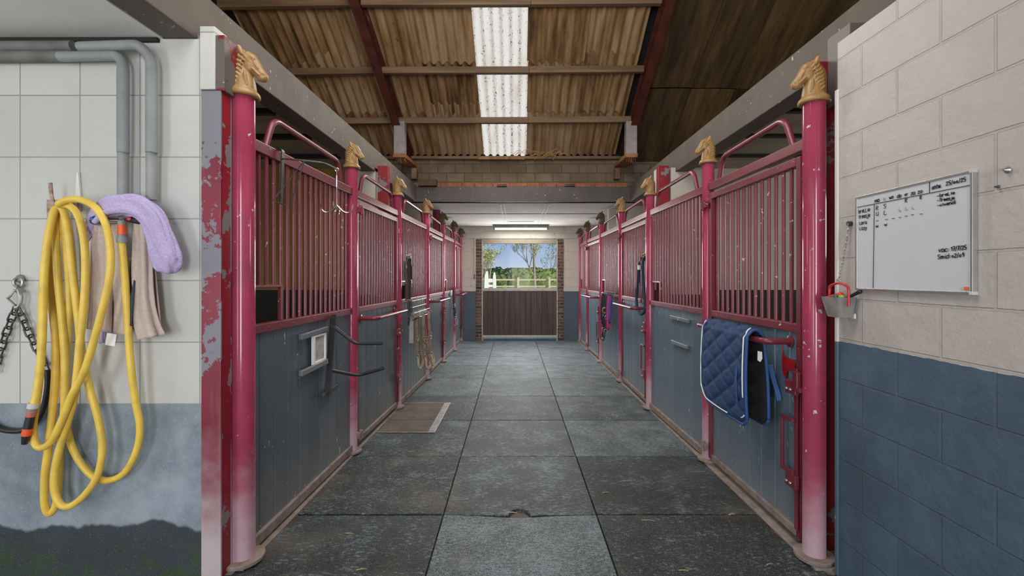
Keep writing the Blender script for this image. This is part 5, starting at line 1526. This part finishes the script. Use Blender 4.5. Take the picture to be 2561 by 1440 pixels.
r = halter('black webbing halter with large brass buckle hanging from the dark hook rack', 'halter', 1.395, 7.12, 1.21, 1.05, MAT['strap_black'], MAT['steel'], -1, 6, .30)
p = V((1.355, 7.08, .98))
b = MB(); b.torus(p, .042, .010, (1, -.3, 0), (0, 0, 1), 20, 8, sx=.75); b.build('brass_buckle', MAT['brass'], r)
MB().ribbon([p + V((0, .02, .2)), p + V((0, 0, .02)), p + V((0, 0, -.03)), p + V((.01, 0, -.2))], .05, .006, (-.3, -1, 0)).build('buckle_strap', MAT['strap_black'], r, smooth=40)
# ---- board ledge marks on the second right front
t = thing('card_holder', 'empty two-ledge name card holder on the second front of the right row', 'card holder', (1.53, 4.35, .87))
for z, y0, y1 in ((1.105, 4.05, 4.50), (.868, 4.07, 4.46)):
    MB().bar((1.524, y0, z), (1.510, y1, z), .022, .032).build('ledge', MAT['boards_right'], t, smooth=0, bevel=.003)
# ---- straw and chips on the floor
random.seed(31)
ST = [(1430, 1231, 42, .004, 'golden wood sliver on the middle mats, right of the drain notch'), (1282, 1283, 26, .003, 'short straw piece at the left of the drain notch'), (1303, 1296, 34, .004, 'brown stick lying in the drain notch'), (1830, 1288, 16, .004, 'small pale leaf scrap on the right mats'), (875, 1335, 22, .0022, 'pale straw piece on the front left mat'), (812, 1168, 14, .002, 'thin straw piece on the second left mat'), (1620, 1302, 30, .002, 'thin straw piece right of the middle, front mats'), (1515, 1232, 18, .002, 'small straw piece on the second right mat'), (1710, 1428, 24, .0022, 'straw piece at the bottom of the photo, right mats'), (1925, 1412, 18, .0022, 'straw scrap near the thick right post'), (905, 1425, 26, .002, 'straw piece near the bottom of the left mats'), (1225, 1128, 10, .002, 'tiny white straw bit on the middle mats')]
for px, py, ln, rd, lab in ST:
    y = CAM_Z * FPX / (py - 692.0)
    c = P(px, py, y); c.z = rd + (.001 if 'notch' not in lab or 'left' in lab else -.02)
    a = random.uniform(-.25, .35); L = ln * y / FPX / 2
    d = V((math.cos(a), math.sin(a), 0)) * L
    o = MB().tube([c - d, c + d * .2 + V((0, .004, .001)), c + d], lambda q: rd * (1 - .5 * q), 6).build('straw_piece', MAT['straw'], loc=c)
    tag(o, lab, 'straw', 'straw scraps on the mats')
# ================================================================ END DOOR AND OUTDOORS
r = thing('half_door', 'dark brown half door of upright boards in the end doorway', 'door', (.055, YE + .06, -.02))
m = MB(); x = DX0 + .02; random.seed(4)
while x < DX1 - .03:
    w = min(.128, DX1 - .02 - x)
    m.box(x, x + w - .004, YE + .04, YE + .085, .12, 1.17); x += w
m.build('board_panel', MAT['door_board'], r, smooth=0, bevel=.003)
MB().box(DX0 + .02, DX1 - .02, YE + .086, YE + .098, .10, 1.17).build('backing_board', MAT['door_board'], r, smooth=0)
MB().box(DX0 + .01, DX1 - .01, YE + .03, YE + .10, 1.165, 1.235).build('top_rail', MAT['door_frame'], r, smooth=0, bevel=.004)
MB().box(DX0 + .01, DX1 - .01, YE + .035, YE + .09, .06, .122).build('kick_strip', MAT['steel'], r, smooth=0, bevel=.003)
r = thing('window_frame', 'pale window frame with clear glass above the brown half door', 'window', (.055, YE + .06, 1.24))
fr = MB().box(DX0 + .002, DX0 + .03, YE + .02, YE + .11, -.02, DZ1).box(DX1 - .03, DX1 - .002, YE + .02, YE + .11, -.02, DZ1).box(DX0 + .03, DX1 - .03, YE + .02, YE + .11, DZ1 - .03, DZ1 - .002)
fr.build('frame', MAT['door_frame'], r, smooth=0, bevel=.003)
MB().box(DX0 + .03, DX1 - .03, YE + .025, YE + .12, 2.285, 2.355).build('shutter_box', MAT['shutter'], r, smooth=0, bevel=.004)
MB().box(DX0 + .03, DX1 - .03, YE + .062, YE + .066, 1.236, 2.285).build('glass_pane', MAT['glass'], r, smooth=0)
o = MB().box(-1.02, -.995, YE - .025, YE - .002, 1.45, 1.56).build('light_switch', MAT['red_dot'], smooth=0, bevel=.003)
o.data.materials[0] = plain('dull_red_switch', (.25, .06, .06, 1), .5)
tag(o, 'small dull red switch box on the end wall left of the doorway', 'switch')
o = MB().tube(arcfil([(-1.005, YE - .012, 1.56), (-1.005, YE - .012, 2.50), (-.55, YE - .012, 2.60)], .05), .007, 6).build('cable_conduit', MAT['pale_plastic'])
tag(o, 'thin pale conduit running up the end wall from the switch', 'conduit')
# fluorescent lamp
r = thing('fluorescent_lamp', 'lit fluorescent tube lamp on the ceiling before the end wall', 'lamp', (.07, 10.35, 2.68))
MB().box(-.56, .72, 10.31, 10.42, 2.615, 2.683).build('lamp_case', MAT['lamp_case'], r, smooth=0, bevel=.006)
MB().lathe([(.019, -.60), (.019, .60)], (.08, 10.36, 2.588), 14, 'X').build('tube', MAT['tube_lamp'], r)
MB().box(-.55, -.51, 10.335, 10.385, 2.565, 2.616).box(.67, .71, 10.335, 10.385, 2.565, 2.616).build('tube_holder', MAT['lamp_case'], r, smooth=0)
# ground outside
m = MB().box(-60, 60, 10.93, 140, -.2, -.06)
struct(m.build('floor_meadow', MAT['grass'], smooth=0))
# fence
r = thing('paddock_fence', 'pale two-rail paddock fence seen through the end window', 'fence', (0, 30, -.06))
for k, x in enumerate((-6.9, -4.45, -2.0, .05, 2.1, 4.2, 6.6)):
    MB().box(x - .07, x + .07, 29.9, 30.05, -.06, 1.46).build('fence_post', MAT['fence'], r, smooth=0, bevel=.01)
for z in (1.30, .86):
    MB().box(-8, 8, 30.05, 30.1, z - .05, z + .05).build('fence_rail', MAT['fence'], r, smooth=0, bevel=.008)
# white jump wing
def jx(px): return (px - 1294) * 20.0 / FPX
def jz(py): return 1.5 - (py - 692) * 20.0 / FPX
r = thing('jump_stand', 'white show-jump stand seen through the left of the end window', 'jump stand', (jx(1224), 20.0, -.06))
for pts in ([(1209, 800), (1212, 690), (1216, 678), (1220, 678), (1222, 700), (1222, 800)], [(1232, 800), (1233, 690), (1235, 681), (1238, 681), (1241, 700), (1242, 800)]):
    poly = [(jx(a), 19.97, max(-.06, jz(b))) for a, b in pts]
    MB().plate(poly, (0, .07, 0)).build('upright', MAT['jump'], r, smooth=0, bevel=.006)
for za, zb in ((697, 706), (712, 718)):
    MB().box(jx(1221), jx(1234), 19.98, 20.03, jz(zb), jz(za)).build('crosspiece', MAT['jump'], r, smooth=0, bevel=.006)
# hedge
def hedge_mesh():
    m = MB()
    def f(u, v):
        x = -14 + 28 * u
        a = PI * v
        rr = 1.0 + .22 * noise.noise(V((x * .9, v * 4, 0))) + .14 * noise.noise(V((x * 2.7, v * 9, 3)))
        return V((x, 42 - 1.1 * math.cos(a) * rr, -.1 + 2.35 * (math.sin(a) ** .5) * (rr * .5 + .5)))
    m.grid(f, 150, 16)
    for k in range(2600):
        x = random.uniform(-13, 13); v = random.uniform(.08, .6)
        p = f((x + 14) / 28, v); s_ = random.uniform(.05, .13)
        d1 = V((random.uniform(-1, 1), random.uniform(-1, 1), random.uniform(-1, 1))).normalized() * s_
        d2 = d1.cross(V((random.random(), random.random(), random.random())).normalized())
        m.face([m.bm.verts.new(p + d1), m.bm.verts.new(p + d2), m.bm.verts.new(p - d1 * .8), m.bm.verts.new(p - d2)])
    return m
random.seed(12)
tag(hedge_mesh().build('hedge', MAT['hedge'], smooth=40, loc=(0, 42, -.1)), 'long green hedge behind the paddock fence', 'hedge')
# trees
def tree(name, label, base, h, seed, lean=0.0, r0=.16, spread=.6, leaves=500, splits=(3, 4, 3, 3), top=.45):
    random.seed(seed)
    m = MB(); lv = MB(); tips = []
    def grow(p, d, L, rad, depth):
        n = 4
        pts = [p]
        q = p.copy(); dd = d.copy()
        for k in range(n):
            dd = (dd + V((random.uniform(-.22, .22), random.uniform(-.22, .22), random.uniform(-.05, .14)))).normalized()
            q = q + dd * L / n; pts.append(q.copy())
        m.tube(pts, lambda t: rad * (1 - .42 * t), 6 if depth < 2 else 4)
        if depth >= len(splits):
            tips.append(pts); return
        for k in range(splits[depth]):
            t = random.uniform(top, 1.0) if k else 1.0
            bp = pts[min(n, max(1, int(round(t * n))))]
            az = random.uniform(0, 2 * PI)
            nd = (dd * random.uniform(.45, .9) + V((math.cos(az), math.sin(az), random.uniform(-.1, .5))) * spread).normalized()
            grow(bp, nd, L * random.uniform(.55, .8), rad * (.46 if depth == 0 else .56), depth + 1)
    grow(V(base), V((lean, 0, 1)).normalized(), h * .42, r0, 0)
    for k in range(leaves):
        pts = random.choice(tips); p = random.choice(pts) + V([random.gauss(0, .12) for _ in range(3)])
        s_ = random.uniform(.03, .075)
        d1 = V([random.uniform(-1, 1) for _ in range(3)]).normalized() * s_
        d2 = d1.cross(V([random.uniform(-1, 1) for _ in range(3)]).normalized())
        lv.face([lv.bm.verts.new(p + d1), lv.bm.verts.new(p + d2), lv.bm.verts.new(p - d1 * .9), lv.bm.verts.new(p - d2)])
    r = thing(name, label, 'tree', base)
    m.build('branches', MAT['bark'], r)
    tag_ = lv.build('foliage', MAT['leaf'], r, smooth=0); tag_['kind'] = 'stuff'
    return r
tree('spreading_tree', 'wide spreading tree with sparse green leaves, left in the end window', (-2.5, 37, -.1), 5.6, 5, .08, .085, .75, 3800, (4, 4, 4, 4), .35)
tree('pollard_tree', 'tall bare tree with thick upright trunk, right in the end window', (1.35, 39, -.1), 7.6, 23, .0, .17, .26, 1800, (4, 4, 4, 4), .45)
tree('slender_tree', 'slender bare tree beside the thick trunk, far right in the end window', (3.0, 46, -.1), 6.6, 15, .05, .07, .30, 1500, (4, 4, 4, 3), .3)
# ================================================================ LIGHT
def area(name, loc, size, power, rot, col=(1, 1, 1), spread=PI):
    d = bpy.data.lights.new(name, 'AREA'); d.shape = 'RECTANGLE'; d.size, d.size_y = size; d.energy = power; d.color = col; d.spread = spread
    o = bpy.data.objects.new(name, d); COL.objects.link(o); o.location = loc; o.rotation_euler = rot
    return o
H = PI / 2
area('doorway_daylight', (.1, -3.55, 1.55), (1.1, 2.9), 130, (H, 0, 0), (.97, .985, 1.0))
area('washbay_front_fill', (-3.5, -3.55, 1.45), (1.5, 2.6), 85, (H, 0, 0), (.95, .985, 1.0))  # added lamp behind the camera, brightens tiled wall and post highlights
area('roof_slope_fill', (-.2, 2.2, 4.3), (2.4, 2.6), 105, (.85, 0, 0), (1, .97, .93))  # unseen fill added under the front slope, aimed at the far roof
area('skylight_daylight', (-.2, 5.9, 4.1), (.62, 1.9), 60, (-.55, 0, 0), (1, .95, .87))
area('end_window_daylight', (.055, YE - .04, 1.76), (1.6, 1.0), 62, (-H, 0, 0), (.97, .985, 1.0))
area('tube_light', (.08, 10.36, 2.56), (1.2, .06), 11, (0, 0, 0), (1, .95, .86))
area('aisle_fill', (.1, 8.1, 2.66), (1.2, .08), 32, (0, 0, 0), (1, .95, .86))  # fill added under the flat ceiling for the far aisle, no lamp here
area('washbay_ceiling_fill', (-5.1, .2, 1.5), (1.2, 1.0), 18, (H, 0, -H), (.95, .985, 1.0))  # fill added at the outer wall to lift the wash bay ceiling
for s, y in ((-1, 3.7), (-1, 6.6), (-1, 9.4), (1, 3.7), (1, 6.6), (1, 9.4)):
    area('box_fill', (s * 5.1, y, 2.1), (.9, .7), 14 if s < 0 else 24, (H, 0, -s * -H), (1, .93, .82) if s < 0 else (1, .98, .95))  # unseen fill lamps added to brighten the boxes behind the bars
sun = bpy.data.lights.new('sun', 'SUN'); sun.energy = 5.5; sun.angle = .012; sun.color = (1, .93, .82)
so = bpy.data.objects.new('sun', sun); COL.objects.link(so)
so.rotation_euler = V((-.60, .45, -.60)).to_track_quat('-Z', 'Y').to_euler()
# sky
w = bpy.data.worlds.new('sky'); SC.world = w; w.use_nodes = True
t = w.node_tree; t.nodes.clear()
o = t.nodes.new('ShaderNodeOutputWorld'); bg = t.nodes.new('ShaderNodeBackground')
tc = t.nodes.new('ShaderNodeTexCoord'); sp = t.nodes.new('ShaderNodeSeparateXYZ'); rp = t.nodes.new('ShaderNodeValToRGB')
t.links.new(tc.outputs['Generated'], sp.inputs[0]); t.links.new(sp.outputs[2], rp.inputs[0])
r = rp.color_ramp
r.elements[0].position = 0.0; r.elements[0].color = lin(225, 233, 243)
r.elements[1].position = .13; r.elements[1].color = lin(120, 165, 232)
e = r.elements.new(.045); e.color = lin(180, 207, 243)
cl = t.nodes.new('ShaderNodeTexNoise'); cl.inputs['Scale'].default_value = 9; cl.inputs['Detail'].default_value = 6
mp = t.nodes.new('ShaderNodeMapping'); mp.inputs['Scale'].default_value = (1, 1, 3.2)
t.links.new(tc.outputs['Generated'], mp.inputs[0]); t.links.new(mp.outputs[0], cl.inputs['Vector'])
cr_ = t.nodes.new('ShaderNodeMapRange'); cr_.inputs[1].default_value = .5; cr_.inputs[2].default_value = .8; cr_.inputs[4].default_value = .35
t.links.new(cl.outputs[0], cr_.inputs[0])
mx = t.nodes.new('ShaderNodeMix'); mx.data_type = 'RGBA'
t.links.new(cr_.outputs[0], mx.inputs[0]); t.links.new(rp.outputs[0], mx.inputs[6]); mx.inputs[7].default_value = lin(236, 240, 246)
t.links.new(mx.outputs[2], bg.inputs[0]); bg.inputs[1].default_value = .82
t.links.new(bg.outputs[0], o.inputs[0])
# ================================================================ CAMERA
cd = bpy.data.cameras.new('camera'); cam = bpy.data.objects.new('camera', cd); COL.objects.link(cam)
cam.location = (0, 0, CAM_Z); cam.rotation_euler = (H, 0, 0)
cd.sensor_width = 36; cd.lens = FPX / 2561 * 36
cd.shift_x = -13.5 / 2561; cd.shift_y = -28.0 / 2561
cd.clip_start = .02; cd.clip_end = 400
SC.camera = cam
vs = SC.view_settings
vs.view_transform = 'Standard'; vs.look = 'None'; vs.exposure = 0.0; vs.gamma = 1.0; vs.use_curve_mapping = False
